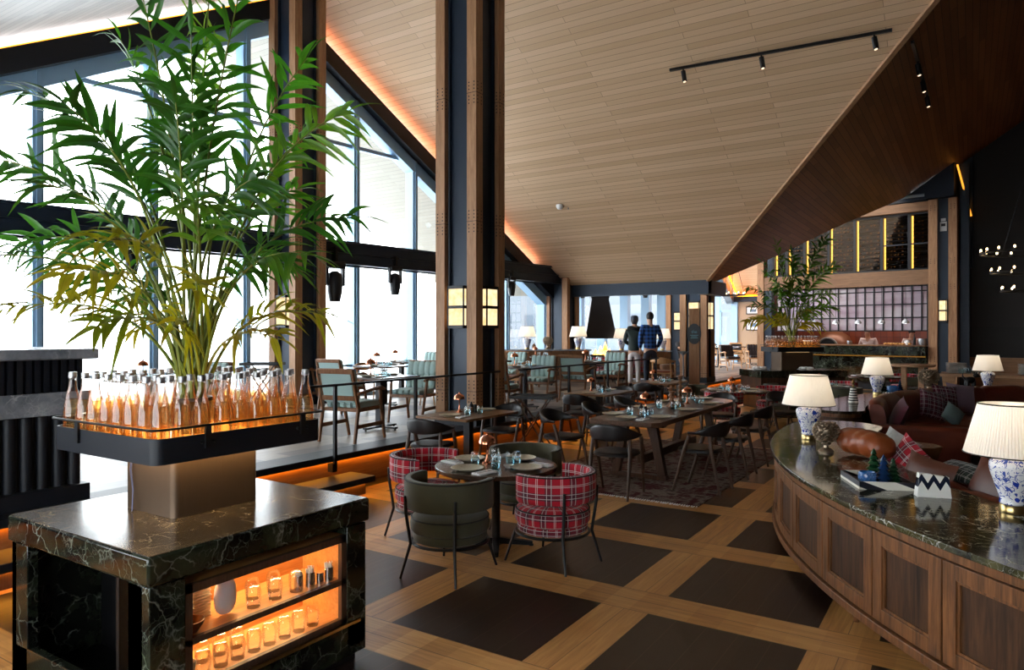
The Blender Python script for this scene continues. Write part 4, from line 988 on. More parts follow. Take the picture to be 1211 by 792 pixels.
# ---------------------------------------------------------------- second curved console
C2=(4.2,10.9); P0,P1=5.40,6.0; cc=(-1.1,11.5)
r=thing('curved_console','curved dark wood console with marble top behind the far sofa','console',(cc[0],cc[1],0))
m=MB(); arc_slab(m,C2,P0,P1,188,118,.715,.75,0,36,True,False); rel(m,cc).build('marble_top',M['marble_brown'],r,bev=.005)
m=MB(); arc_slab(m,C2,P0+.04,P1-.04,188,118,.05,.715,0,36,True,False); rel(m,cc).build('carcass',M['cabinet'],r)
m=MB(); arc_slab(m,C2,P0+.02,P1-.02,188,118,.60,.665,0,36,True,False); arc_slab(m,C2,P0+.025,P1-.025,188,118,.05,.12,0,36,True,False); rel(m,cc).build('band_rails',M['cabinet_dark'],r)
# ---------------------------------------------------------------- curved leather sofas
def sofa(label,c,R0,R1,a0,a1,org,top,seatn,mat):
    r=thing('curved_sofa',label,'sofa',(org[0],org[1],0))
    m=MB(); arc_slab(m,c,R0+.04,R1-.04,a0,a1,.04,.30,0,30); rel(m,org).build('base',mat,r,bev=.02)
    w_=(a1-a0)/seatn
    for k in range(seatn):
        b0=a0+w_*k; b1=b0+w_
        m=MB(); arc_slab(m,c,R0,R1-.2,b0+.05*(1 if w_>0 else -1),b1-.05*(1 if w_>0 else -1),.29,.44,0,5); rel(m,org).build('seat_cushion',mat,r,bev=.045,seg=3)
        rings=[]; N=8
        for i in range(N+1):
            a=b0+w_*i/N; e=1-.16*abs(2*i/N-1)**6; u=Vector((cos(radians(a)),sin(radians(a)),0)); ring=[]
            for q in range(14):
                t=2*pi*q/14; rr=math.copysign(abs(cos(t))**.6,cos(t))*.105*e; zz=math.copysign(abs(sin(t))**.55,sin(t))*(top-.40)/2*e
                ring.append(Vector((c[0],c[1],0))+u*(R1-.115+rr+.08*(zz/(top-.4)))+Vector((0,0,(top+.40)/2+zz)))
            rings.append(ring)
        m=MB(); m.loft(rings); rel(m,org).build('back_cushion',mat,r)
    for a in (a0,):
        s_=1 if a1>a0 else -1
        m=MB(); arc_slab(m,c,R0,R1,a-2.0*s_,a,.04,.58,0,2); rel(m,org).build('armrest',mat,r,bev=.05,seg=3)
    return r
sofa('curved oxblood leather sofa with cushions facing the near cabinet',C2,4.25,5.36,187,122,(-.6,11.2),.86,7,M['oxblood'])
sofa('curved brown leather sofa backing onto the marble topped cabinet',CC,3.95,5.03,192,244,(-.2,6.5),.74,6,M['oxblood'])
# hex side table
r=thing('side_table','waisted bronze brown side table between the two sofas','side table',(-.52,9.15,0))
st_=plain('lacquered walnut',srgb(104,70,42),.25)
m=MB(); m.loft([[(q*cos(2*pi*k/8),q*sin(2*pi*k/8),z) for k in range(8)] for q,z in ((.23,0),(.24,.02),(.17,.24),(.25,.47),(.25,.49),(.0,.49))]); m.build('waisted_body',st_,r,smooth=20)
# ---------------------------------------------------------------- table lamps in blue and white porcelain
r=thing('porcelain_lamp',None,'lamp')
m=MB(); m.lathe([(0,0),(.066,0),(.068,.005),(.066,.045),(.06,.052),(0,.052)],28); m.build('brass_base',M['brass'],r)
m=MB(); m.lathe([(0,.052),(.064,.052),(.070,.062),(.066,.085),(.072,.11),(.092,.17),(.113,.235),(.122,.28),(.118,.305),(.095,.325),(.06,.335),(.055,.345),(0,.348)],36); m.build('porcelain_jar',M['porcelain'],r)
m=MB(); m.cyl((0,0,.345),(0,0,.42),.012,n=10); m.build('stem',M['brass'],r)
m=MB(); R0,R1,za,zb_=.255,.178,.355,.655
m.lathe([(R0,za),(R1,zb_)],64); m.build('lamp_shade',M['shade'],r)
m=MB(); m.tube([(R0*cos(2*pi*k/48),R0*sin(2*pi*k/48),za) for k in range(48)],.004,6,0,False,True); m.build('lower_trim',M['black'],r); m=MB(); m.tube([(R1*cos(2*pi*k/48),R1*sin(2*pi*k/48),zb_) for k in range(48)],.004,6,0,False,True)
m.build('upper_trim',M['black'],r)
m=MB(); m.ell((0,0,.46),(.03,.03,.04),12,8); m.build('bulb',glow('lamp bulb',(1,.74,.44,1),5.0),r)
for k in range(3):
    pass
plamp=Proto(r)
def lampat(x,y,z,lab,sc=None,rz=0,e=1.3):
    plamp((x,y,z),rz,lab,'blue and white porcelain lamps',sc)
    ld=bpy.data.lights.new('lamp_light','POINT'); ld.energy=e; ld.color=(1,.88,.72); ld.shadow_soft_size=.05; lo=bpy.data.objects.new('lamp_light',ld); COL.objects.link(lo); lo.location=(x,y,z+.54*(sc or 1))
lampat(-1.28,7.08,.75,'porcelain lamp beside the pinecone ornament at the left end of the marble cabinet',.92)
lampat(.19,4.82,.75,'largest porcelain lamp at the right edge, on the marble cabinet',None,1.0)
lampat(-1.27,12.72,.75,'porcelain lamp on the far console beside the striped candle',None,2.0)
lampat(.24,15.07,.75,'porcelain lamp at the back right, by the table of plates',None,3.0)
# pinecone ornaments
def pinecone(x,y,z,lab,sc=1.0):
    r=thing('pinecone_ornament',lab,'ornament',(x,y,z)); r.scale=(sc,sc,sc)
    pm=plain('antique pewter',srgb(158,140,118),.34,.75)
    m=MB(); m.lathe([(0,0),(.06,0),(.062,.012),(.045,.03),(.02,.04),(.018,.06),(.04,.07),(.03,.085),(0,.09)],20); m.build('foot',pm,r)
    m=MB(); m.ell((0,0,.175),(.075,.075,.085),16,10)
    for i in range(9):
        z_=.10+i*.018; rr=.098*sin(pi*(.18+.72*i/9))**.7
        for k in range(13):
            a=2*pi*(k+.5*(i%2))/13; R_=Matrix.Rotation(a,3,'Z')@Matrix.Rotation(-.5,3,'Y'); m.ell((rr*cos(a),rr*sin(a),z_),(.016,.014,.010),6,5,0,1,R_)
    m.build('scales',pm,r)
pinecone(-1.02,6.40,.75,'pewter pinecone ornament beside the left lamp on the marble cabinet')
pinecone(-.60,13.75,.75,'distant pewter pinecone ornament on the far console',1.5)
# glass trees, candle, tray
def glass_tree(x,y,z,h,col,lab):
    m=MB(); n=6; pr=[(0,0),(.03*h/.17,0)]
    for k in range(n):
        rr=.050*(1-k/n)*h/.17+.008; z0=h*.06+h*.9*k/n; pr+=[(rr*.45,z0),(rr,z0+h*.015),(rr*.55,z0+h*.12)]
    pr+=[(0,h)]; m.lathe(pr,14); t=m.build('tree_ornament',col,smooth=30); t.location=(x,y,z); tag(t,lab,'ornament')
gg=plain('dark green glass',srgb(22,72,40),.12,.0,.6,Transmission_Weight=.25); gb=plain('deep blue glass',srgb(26,58,104),.12,.0,.6,Transmission_Weight=.25)
def tray(x,y,z,rz,sx,sy,lab,stripe=False):
    r=thing('decorative_tray',lab,'tray',(x,y,z),rz)
    t=NT('inlaid tray'); px,py,pz=t.xyz(t.co())
    if stripe: f=t.math('GREATER_THAN',t.math('FRACT',t.math('MULTIPLY',t.math('ADD',px,py),22.0)),.55)
    else: f=t.math('GREATER_THAN',t.math('FRACT',t.math('ADD',t.math('MULTIPLY',px,3.2),t.math('MULTIPLY',pz,9.0))),.62)
    t.bsdf(t.mix(f,srgb(232,228,214),srgb(24,28,40)),.3)
    m=MB(); h=.05
    for a,b_,c,d in ((-sx/2,sx/2,-sy/2,-sy/2+.012),(-sx/2,sx/2,sy/2-.012,sy/2),(-sx/2,-sx/2+.012,-sy/2,sy/2),(sx/2-.012,sx/2,-sy/2,sy/2)): m.box(a,b_,c,d,0,h)
    m.build('inlaid_sides',t.mat,r,smooth=0)
    m=MB(); m.box(-sx/2+.01,sx/2-.01,-sy/2+.01,sy/2-.01,.002,.01); m.build('tray_base',M['black'] if not stripe else M['brass'],r,smooth=0)
    return r
TC=Vector((-.53,5.25)); trz=.42
tray(TC.x,TC.y,.75,trz,.33,.40,'cream and navy inlaid tray of glass trees on the marble cabinet')
def tl(u,v): return TC.x+u*cos(trz)-v*sin(trz),TC.y+u*sin(trz)+v*cos(trz)
x,y=tl(.02,-.08); glass_tree(x,y,.76,.20,gb,'blue glass tree in the middle of the inlaid tray')
x,y=tl(-.005,.03); glass_tree(x,y,.76,.22,gg,'taller green glass tree behind the blue one on the inlaid tray')
x,y=tl(.105,-.0); glass_tree(x,y,.76,.165,gg,'smaller green glass tree at the right of the inlaid tray')
def candle(x,y,z,lab,sc=1.0):
    r=thing('candle_jar',lab,'candle',(x,y,z)); r.scale=(sc,)*3
    m=MB(); m.lathe([(0,0),(.044,0),(.048,.01),(.05,.08),(.047,.085),(.044,.08),(.044,.06),(0,.06)],22); 
    for i in range(5):
        for k in range(16): a=2*pi*(k+.5*(i%2))/16; m.ell((.049*cos(a),.049*sin(a),.014+i*.015),(.006,.006,.007),6,4)
    m.build('blue_jar',plain('cobalt glass jar',srgb(20,86,150),.15,.0,.6),r)
    m=MB(); m.cyl((0,0,.06),(0,0,.075),.002,n=6); m.build('wick',M['white'],r)
x,y=tl(-.085,-.09); candle(x,y,.76,'blue dimpled glass candle jar on the inlaid tray')
# geometric ornament box
r=thing('patterned_stand','cream and navy chevron patterned block beside the inlaid tray','ornament',(-.20,5.02,.75),.35)
t=NT('chevron bone inlay'); px,py,pz=t.xyz(t.co()); zz=t.math('ABSOLUTE',t.math('SUBTRACT',t.math('FRACT',t.math('MULTIPLY',px,15.0)),.5))
f=t.math('MULTIPLY',t.math('GREATER_THAN',t.math('ADD',t.math('MULTIPLY',pz,9.0),t.math('SUBTRACT',0.0,zz)),.38),t.math('LESS_THAN',t.math('ADD',t.math('MULTIPLY',pz,9.0),t.math('SUBTRACT',0.0,zz)),.78))
t.bsdf(t.mix(f,srgb(232,232,226),srgb(22,30,48)),.25)
m=MB(); vs=[(-.095,-.035,0),(.095,-.035,0),(.095,.035,0),(-.095,.035,0),(-.080,-.020,.145),(.086,-.020,.125),(.086,.02,.125),(-.080,.02,.145)]
m.add(vs,[(3,2,1,0),(4,5,6,7),(0,1,5,4),(1,2,6,5),(2,3,7,6),(3,0,4,7)]); m.build('inlaid_block',t.mat,r,bev=.003)
# far console ornaments
r=thing('striped_candle','black and white striped cone candle with gilt finial on the far console','ornament',(-1.43,11.25,.75))
t=NT('striped wax'); z_=t.xyz(t.co())[2]; t.bsdf(t.mix(t.math('GREATER_THAN',t.math('FRACT',t.math('MULTIPLY',z_,28.0)),.5),srgb(226,222,212),srgb(28,28,30)),.4)
m=MB(); m.lathe([(0,0),(.068,0),(.040,.205),(0,.207)],24); m.build('cone',t.mat,r); m=MB(); m.lathe([(.012,.205),(.02,.23),(.008,.25),(.026,.28),(.012,.31),(0,.325)],14); m.build('finial',M['brass'],r)
tray(-1.08,12.95,.75,1.1,.5,.26,'black and white striped tray of trees on the far console',True)
glass_tree(-1.18,12.78,.762,.24,gg,'green glass tree on the striped tray'); glass_tree(-.98,13.13,.762,.22,gb,'blue glass tree on the striped tray'); candle(-1.08,12.95,.762,'blue glass candle jar on the striped tray',1.5)
r=thing('dark_figurine','small black dog like figurine on the far console','ornament',(-.02,14.75,.75),.5)
m=MB(); m.ell((0,0,.17),(.09,.055,.06)); m.ell((.10,0,.25),(.05,.04,.04)); m.ell((.14,0,.235),(.03,.022,.02))
for x in (-.06,.06):
    for y in (-.03,.03): m.cyl((x,y,0),(x,y,.16),.016,.022,8)
m.tube([(-.085,0,.18),(-.13,0,.24),(-.12,0,.29)],[.015,.012,.006],6); m.ell((.085,.03,.285),(.012,.008,.03),8,5); m.ell((.085,-.03,.285),(.012,.008,.03),8,5); m.build('body',M['black'],r)
# ---------------------------------------------------------------- cushions
def cushion(name,lab,p,w,h,t_,mat,tilt,rz,roll=0.0):
    R_=Matrix.Rotation(rz,3,'Z')@Matrix.Rotation(tilt,3,'X')@Matrix.Rotation(roll,3,'Y')
    m=MB(); m.pillow((0,0,0),w,h,t_,R_); o=m.build(name,mat); o.location=p; return tag(o,lab,'cushion')
maroon=fabric('plum velvet',srgb(64,26,38),srgb(88,36,50)); lav=fabric('lavender weave',srgb(126,104,122),srgb(158,136,152),.9,60)
tealc=fabric('teal knit',srgb(92,120,124),srgb(136,158,160),.9,90); pl_m=plaid('plum tartan',srgb(86,30,50),srgb(44,24,40),srgb(214,200,206),.15); emb=fabric('white embroidery',srgb(150,152,150),srgb(226,224,218),.9,45)
def on2(px,R,z,zc):
    u=(px-CX)/F; d=Vector((-S+C*u,C+S*u)); c=Vector(C2); a=d.dot(d); b_=-2*d.dot(c); k=c.dot(c)-R*R; Z=(-b_+sqrt(max(0,b_*b_-4*a*k)))/(2*a); return Vector((d.x*Z,d.y*Z,zc))
for px,w_,nm,mt,zc,ro,R_ in ((1063,.44,'plum velvet cushion at the left of the far sofa',maroon,.66,.25,4.95),(1103,.44,'plum tartan cushion in front on the far sofa',pl_m,.68,.3,4.85),(1118,.42,'plum tartan cushion tucked behind another on the far sofa',pl_m,.72,.15,5.05),(1137,.48,'lavender woven cushion on the far sofa',lav,.70,.15,5.0),(1127,.30,'small teal knitted cushion on the far sofa',tealc,.57,.75,4.55)):
    p=on2(px,R_,0,zc); ang=.35*atan2(p.y-C2[1],p.x-C2[0])+.65*(atan2(p.y,p.x))+.3
    cushion('cushion',nm,p,w_,w_,.16,mt,-.35,ang-pi/2,ro)
lc=M['brownleather']
def onn(R,a,z): return pol(CC,R,a,z)
m=MB(); rings=[]; N=22
for i in range(N+1):
    q=-1+2*i/N; e=(1-abs(q)**4.5)**.5*(1-.10*abs(sin(q*7.5))**6)+.02
    rings.append([Vector((q*.27,cos(2*pi*k/16)*.13*e*(1+.06*sin(5*q+k)),.02*sin(2.2*q)+math.copysign(abs(sin(2*pi*k/16))**.8,sin(2*pi*k/16))*.105*e)) for k in range(16)])
m.loft(rings)
o=m.build('leather_bolster',lc); o.location=(-.72,6.34,.862); o.rotation_euler=(.1,.16,-.75); tag(o,'slumped tan leather bolster behind the pinecone ornament','cushion')
cushion('cushion','white embroidered cushion leaning behind the tan leather bolster',(-.53,6.62,.76),.34,.34,.12,emb,-.3,-.6,.35)
cushion('cushion','red tartan cushion behind the glass trees',(-.42,6.22,.70),.42,.42,.15,M['plaid_red'],-.3,-.7,.5)
cushion('cushion','dark brown leather cushion behind the chevron block',(-.28,5.85,.66),.46,.42,.16,leather('dark chestnut leather',srgb(66,30,18),srgb(90,44,26)),-.3,-.8,.1)
cushion('cushion','brown leather cushion at the back left of the near lamp',(.14,5.55,.70),.52,.42,.16,leather('chestnut leather',srgb(64,28,18),srgb(88,40,26)),-.35,-.9,.1)
gw=plaid('green and white check',srgb(40,52,46),srgb(20,26,28),srgb(206,206,200),.12)
cushion('throw_blanket','folded green and white check throw on the near sofa back',(-.05,5.95,.76),.5,.22,.10,gw,-1.2,-.8,.1)
cushion('cushion','white cushion partly hidden behind the near lamp',(.28,5.85,.68),.40,.36,.14,M['napkin'],-.4,-.9,.1)
# ---------------------------------------------------------------- table of plates at the back right
r=thing('serving_table','pale oak serving table with plates by the dark wall','table',(.35,17.6,0),.0)
m=MB(); m.box(-.9,.9,-.45,.45,.84,.90); m.build('tabletop',M['trimwood'],r,bev=.006)
for x in (-.75,.75):
    m=MB(); m.loft([[(x+sx*w_,y*.35,z) for sx,y in ((-1,-1),(1,-1),(1,1),(-1,1))] for w_,z in ((.10,0),(.06,.3),(.12,.84))]); m.build('leg',M['trimwood'],r)
for x0,lab in ((-.62,'stack of white plates left of the back lamp on the serving table'),(.62,'stack of white plates right of the back lamp on the serving table')):
    m=MB()
    for k in range(9): m.lathe([(0,k*.024),(.12,k*.024),(.19,k*.024+.014),(.185,k*.024+.018),(0,k*.024+.006)],24)
    o=m.build('plate_stack',plain('white china',srgb(206,204,200),.3)); o.location=(.35+x0,17.6,.90); tag(o,lab,'plates')
for k in range(4):
    glass((.10+.12*k-.28,17.45+.1*(k%2),.90),0,'turquoise tumbler on the serving table by the back lamp','tumblers on the serving table',1.5)
r=thing('oak_pedestal','pale oak pedestal table standing before the kitchen column','side table',(-1.05,17.4,0))
m=MB(); m.lathe([(0,1.02),(.40,1.02),(.42,1.04),(.42,1.07),(0,1.075)],28); m.build('tabletop',M['trimwood'],r)
m=MB(); m.box(-.22,-.12,-.12,.12,0,1.02); m.build('leg',M['trimwood'],r); m=MB(); m.box(.10,.20,-.12,.12,0,1.02); m.build('leg',M['trimwood'],r)
# ---------------------------------------------------------------- kitchen wall (local x along the wall, y behind it)
KO=at(1116,HY,20.6); KA=atan2(-.17173711,.98514281); kx=Vector((cos(KA),sin(KA),0)); ky=Vector((-sin(KA),cos(KA),0))
def K(s_,d,z): return Vector((KO.x,KO.y,0))+kx*s_+ky*d+Vector((0,0,z))
def kthing(name,lab,cat,s_=0,d=0,z=0,grp=None): return thing(name,lab,cat,K(s_,d,z),KA,grp)
def kput(o): o.location=K(0,0,0); o.rotation_euler=(0,0,KA); return o
m=MB(); P=[(-5.55,3.62),(-5.55,8.4),(-1.15,8.4),(-.95,5.80),(.62,6.85),(.62,3.62)]
m.loft([[(x,y,z) for x,z in P] for y in (.55,.65)]); struct(kput(m.build('wall_kitchen',M['steel'],smooth=0)))
m=MB(); P=[(.20,0),(9.6,0),(9.6,8.7),(.20,8.7)]
m.loft([[(x,y,z) for x,z in P] for y in (.75,.85)]); struct(kput(m.build('wall_far_right',boards('black stained boards',srgb(22,17,15),srgb(14,11,10),srgb(6,5,5),.16,3.0,.6,'Z',.2,.2),smooth=0)))
m=MB(); m.box(.45,9.5,.60,.75,0,1.0); m.box(.45,9.5,.56,.75,.97,1.03); struct(kput(m.build('wainscot',M['post_x'],smooth=0)))
m=MB(); P=[(-1.0,5.66),(.30,5.66),(.30,6.62),(-.9,5.8)]; m.loft([[(x,y,z) for x,z in P] for y in (-.2,.5)]); m.box(.40,.62,.1,.2,0,6.6); struct(kput(m.build('trim_7',M['steel'],smooth=0)))
r=kthing('timber_frame','heavy oak frame around the wine display and kitchen window','frame')
m=MB(); m.box(-5.3,-.12,-.14,.14,3.16,3.60); m.build('cross_beam',M['post_x'],r,bev=.006)
m=MB(); m.box(-5.3,-.12,-.12,.14,5.33,5.60); m.build('head_beam',M['post_x'],r,bev=.006)
for x0,x1 in ((-.36,-.13),(.15,.36),(-5.52,-5.30)):
    m=MB(); m.box(x0,x1,-.16,.16,0,5.62)
    for zb in (.9,3.0,3.75,5.3):
        for q in range(3):
            for f in (-.05,.05): m.box((x0+x1)/2+f-.01,(x0+x1)/2+f+.01,-.165,-.16,zb+q*.06,zb+q*.06+.02,1)
    m.build('timber_post',[M['post'],M['steel_flat']],r,smooth=0)
m=MB(); m.box(-.13,.15,-.08,.10,0,5.62); m.box(-5.30,-5.05,-.10,.14,0,3.2); m.build('steel_core',M['steel'],r,smooth=0)
lantern('lit two panel lantern on the kitchen column at the right',K(.01,-.08,2.38),KA,.2,.66)
r=kthing('wall_panel','small pale control panel high on the kitchen column','panel',.01,-.082,4.85)
m=MB(); m.box(-.085,.085,-.02,0,-.17,.10); m.box(-.06,.06,-.024,0,.12,.2); m.build('case',plain('grey plastic',srgb(186,188,190),.5),r,bev=.004); m=MB(); m.box(-.055,.055,-.023,-.02,-.03,.05); m.build('display',M['black'],r,smooth=0)
r=kthing('wall_light','slim chrome strip fixture above the wine display','light',-.95,-.1,5.74)
m=MB(); m.box(-1.3,.55,-.05,.1,-.12,.14); m.build('recess',M['steel_flat'],r,smooth=0); m=MB(); m.cyl((-.45,-.08,.03),(.5,-.08,.03),.05,n=12); m.build('tube',plain('cool white tube',srgb(170,200,220),.2,.4),r)
# wine display
r=kthing('wine_cabinet','black glazed wine display with amber lit racks above the kitchen','cabinet',0,.2,0)
sm=[-5.05,-4.60,-4.02,-3.25,-2.46,-1.68,-.92,-.36]
m=MB(); m.box(-5.05,-.36,.28,.34,3.6,5.34); m.build('back',M['black'],r,smooth=0)
for x in sm: m=MB(); m.box(x-.04,x+.04,-.12,.3,3.6,5.34); m.build('mullion',M['steel_flat'],r,smooth=0)
m=MB(); m.box(-5.05,-.36,-.12,.3,3.60,3.66); m.box(-5.05,-.36,-.12,.3,5.27,5.34); m.build('rails',M['steel_flat'],r,smooth=0)
m=MB(); m.box(-1.7,-.36,-.115,-.10,4.38,4.42); m.build('door_rail',M['steel_flat'],r,smooth=0)
for a,b_ in zip(sm,sm[1:]):
    m=MB(); m.box(a+.045,a+.085,.0,.02,3.68,5.25); m.build('light_strip',glow('rack strip light',(1,.50,.08,1),4.5),r,smooth=0)
    m=MB(); 
    for k in range(13): m.box(a+.05,b_-.04,.0,.25,3.70+k*.12,3.71+k*.12)
    m.build('rack_shelves',M['steel_flat'],r,smooth=0)
m=MB(); m.box(-5.0,-.38,-.09,-.08,3.66,5.27); m.build('glass_front',glass_sheet('smoked glass',(.72,.72,.74,1),.3),r,smooth=0)
p_=thing('wine_bottle','wine bottle lying in the amber lit rack of the wine display','bottle',(0,0,0),0,'wine bottles in the lit racks')
m=MB(); m.tube([(0,0,0),(0,.02,0),(0,.2,0),(0,.24,0),(0,.30,0)][::-1],[.036,.037,.036,.015,.014][::-1],8); m.build('bottle',plain('dark bottle glass',srgb(40,26,14),.12,.0,.7),p_)
m=MB(); m.cyl((0,-.004,0),(0,.0,0),.03,n=8); m.build('gold_foil',plain('gold foil',srgb(120,78,30),.35,.6),p_); wb=Proto(p_)
for a,b_ in zip(sm,sm[1:]):
    nb=int((b_-a-.15)/.105)
    for k in range(12):
        for q in range(nb):
            if random.random()<.62: wb(K(a+.13+q*.105,.17+random.uniform(0,.08),3.752+k*.12),KA,None,'wine bottles in the lit racks')
# black grid screen
r=kthing('grid_screen','black steel grid screen with frosted panes over the kitchen pass','screen',0,.02,0)
fr_=NT('frosted lilac glass'); xx=fr_.xyz(fr_.co()); gn=fr_.noise(fr_.map(fr_.co(),(.5,1,2)),1.6,3.0)
col_=fr_.ramp(gn,[(.3,srgb(196,178,194)),(.5,srgb(216,208,218)),(.7,srgb(232,232,238))])
d_=fr_.n('ShaderNodeBsdfPrincipled',{'Base Color':col_,'Roughness':.25}); tl_=fr_.n('ShaderNodeBsdfTranslucent',{0:col_}); mx=fr_.n('ShaderNodeMixShader',{0:.6}); fr_.L(d_.outputs[0],mx.inputs[1]); fr_.L(tl_.outputs[0],mx.inputs[2]); fr_.L(mx.outputs[0],fr_.out.inputs[0])
m=MB(); m.box(-4.9,-.42,.02,.03,1.81,3.16); m.build('frosted_panes',fr_.mat,r,smooth=0)
m=MB(); k=0; x=-.42
while x>-4.95: m.box(x-.016,x+.016,-.02,.05,1.78,3.16); x-=.262 if k else .15; k+=1
for z in (1.80,2.2,2.6,2.99,3.14): m.box(-4.95,-.40,-.02,.05,z-.016,z+.016)
m.box(-.42,-.36,-.05,.1,0,3.16); m.build('steel_grid',M['steel_flat'],r,smooth=0)
for k,px in enumerate((968,990,1020,1043,1068)):
    s_=-3.55+k*.66; r=kthing('pendant_lamp',('leftmost','second','middle','fourth','rightmost')[k]+' white dome pendant of five hanging at the kitchen pass','lamp',s_,-.34,2.02,'dome pendants at the kitchen pass')
    m=MB(); m.lathe([(.10,0),(.098,.04),(.075,.085),(.03,.115),(.015,.12),(.015,.15),(0,.15)],20); m.build('dome',plain('white enamel',srgb(222,226,230),.25),r); m=MB(); m.cyl((0,0,.15),(0,0,1.15),.006,n=6); m.build('cord',M['black'],r); m=MB(); m.ell((0,0,.02),(.05,.05,.03)); m.build('bulb',glow('pendant bulb',(.9,.95,1,1),4.0),r)
# kitchen interior
tile=NT('orange red tiles'); br=tile.n('ShaderNodeTexBrick',{'Vector':tile.map(tile.co(),rot=(pi/2,0,0)),'Color1':srgb(120,54,30),'Color2':srgb(94,40,24),'Mortar':srgb(60,30,20),'Scale':1.0,'Mortar Size':.006,'Brick Width':.2,'Row Height':.2},offset=.0); tile.bsdf(br.outputs[0],.3)
m=MB(); m.box(-5.2,-.3,2.6,2.7,0,3.7); m.box(-5.3,-5.2,.4,2.7,0,3.7); m.box(-.3,-.2,.4,2.7,0,3.7); struct(kput(m.build('wall_kitchen_back',tile.mat,smooth=0)))
m=MB(); m.box(-5.3,-.2,.3,2.7,3.62,3.7); struct(kput(m.build('ceiling_kitchen',M['black'],smooth=0)))
m=MB(); m.box(-5.3,-.2,.2,2.7,-.01,.02); struct(kput(m.build('floor_kitchen',M['steel_flat'],smooth=0)))
r=kthing('pizza_oven','domed oven with dark arched mouth behind the kitchen pass','oven',-3.75,2.1,0)
m=MB(); m.lathe([(0,0),(.62,0),(.62,1.1),(.60,1.35),(.48,1.62),(.25,1.78),(0,1.82)],28); m.build('dome',plain('copper brown oven',srgb(110,66,42),.4,.3),r)
m=MB(); m.loft([[(.32*cos(pi*k/14)*q,y,1.20+.34*sin(pi*k/14)*q) for k in range(15)] for q,y in ((1,-.66),(1,-.4))]); m.build('oven_mouth',M['black'],r); m=MB(); m.tube([(.34*cos(pi*k/14),-.66,1.20+.36*sin(pi*k/14)) for k in range(15)],.035,8); m.build('arch',plain('grey stone',srgb(130,122,118),.5),r)
r=kthing('kitchen_counter','black marble chef counter with amber strip below the grid screen','counter',0,0,0)
m=MB(); m.box(-5.0,-.40,-.35,.45,1.06,1.34); m.build('marble_upstand',M['marble_green'],r,bev=.01)
m=MB(); m.box(-5.0,-.40,-.38,.6,1.34,1.37); m.build('oak_top',M['tabletop_oak'],r,bev=.006)
m=MB(); m.box(-4.95,-.40,-.18,.45,.25,1.06); m.build('marble_front',M['marble_green'],r)
m=MB(); m.box(-4.95,-.40,-.10,.45,0,.25); m.build('plinth',M['steel_flat'],r)
m=MB(); m.box(-4.95,-.42,-.22,-.19,1.02,1.05); m.build('light_strip',glow('counter strip light',(1,.46,.08,1),.25),r,smooth=0)
al=bpy.data.lights.new('kitchen_light','AREA'); al.energy=60; al.color=(1,.88,.78); al.shape='RECTANGLE'; al.size=4.0; al.size_y=.5; ao=bpy.data.objects.new('kitchen_light',al); COL.objects.link(ao); ao.location=K(-2.7,1.4,3.5)
bread=plain('golden bread',srgb(206,146,74),.6); steelm=plain('dull steel',srgb(150,152,156),.35,.8)
L_=[]
for k in range(9):
    m=MB(); m.ell((0,0,.035),(.055,.045,.036),10,6); o=m.build('bread_roll',bread); o.location=K(-1.55+k*.082,.0+.03*(k%2),1.371); tag(o,None,'bread','bread rolls on the kitchen counter'); L_.append(o)
ordinal(L_,'golden bread roll, {} in the row on the kitchen counter')
for s_,lab,rr,hh in ((-.95,'pale bowl right of the bread rolls on the kitchen counter',.09,.14),(-.55,'grey pot at the right end of the kitchen counter',.13,.2),(-3.9,'white folded cloth heap at the left of the kitchen counter',.16,.12),(-2.6,'small steel pot in the middle of the kitchen counter',.08,.12)):
    m=MB(); m.lathe([(0,0),(rr*.7,0),(rr,hh*.6),(rr*.92,hh),(rr*.85,hh),(rr*.8,hh*.5),(0,hh*.3)],18); o=m.build('kitchen_pot',steelm if 'pot' in lab else M['napkin']); o.location=K(s_,.05,1.371); tag(o,lab,'pot')
m=MB(); m.lathe([(0,0),(.035,0),(.035,.2),(.014,.26),(.014,.33),(0,.33)],12); o=m.build('oil_bottle',M['black']); o.location=K(-.78,.1,1.371); tag(o,'dark bottle between the bowl and the grey pot on the kitchen counter','bottle')
# ---------------------------------------------------------------- second island with tray and palm
I2=(-3.55,17.6); a2=TH+.12
r=thing('service_island','far dark marble service island with the second palm','island',(I2[0],I2[1],0),a2)
m=MB(); m.box(-1.05,1.05,-.55,.55,.72,.88); m.build('marble_top',M['marble_green'],r,bev=.01)
m=MB(); m.box(-1.02,1.02,-.52,.52,.06,.72); m.build('carcass',M['cabinet_dark'],r); m=MB(); m.box(-.98,.98,-.48,.48,0,.06); m.build('plinth',M['black'],r)
m=MB(); m.box(-.2,.75,-.525,-.515,.2,.55); m.build('lit_shelf',glow('far shelf light',(1,.6,.25,1),.5),r,smooth=0)
r=thing('bottle_tray_stand','distant bronze stand with black bottle tray before the kitchen','stand',(I2[0],I2[1],.88),a2)
z2=stand(r,1.0,.58,.42,.40,.25,.42)
LB_=[]
for k in range(13):
    for q in (-1,1):
        x,y=-.48+k*.08,q*.30; LB_.append((x,y))
for q in range(5):
    for s_ in (-1,1): LB_.append((s_*.50,-.2+.1*q))
objs=[bot((I2[0]+x*cos(a2)-y*sin(a2),I2[1]+x*sin(a2)+y*cos(a2),.88+z2),0,None,'bottles on the far black tray',1.15) for x,y in LB_]
ordinal([o for o,(x,y) in zip(objs,LB_) if y<-.25],'small clear bottle on the far tray, front row, {}'); ordinal([o for o,(x,y) in zip(objs,LB_) if y>.25],'small clear bottle on the far tray, back row, {}'); ordinal([o for o,(x,y) in zip(objs,LB_) if abs(y)<=.25],'small clear bottle at the ends of the far tray, {}')
FR2=[]; random.seed(5)
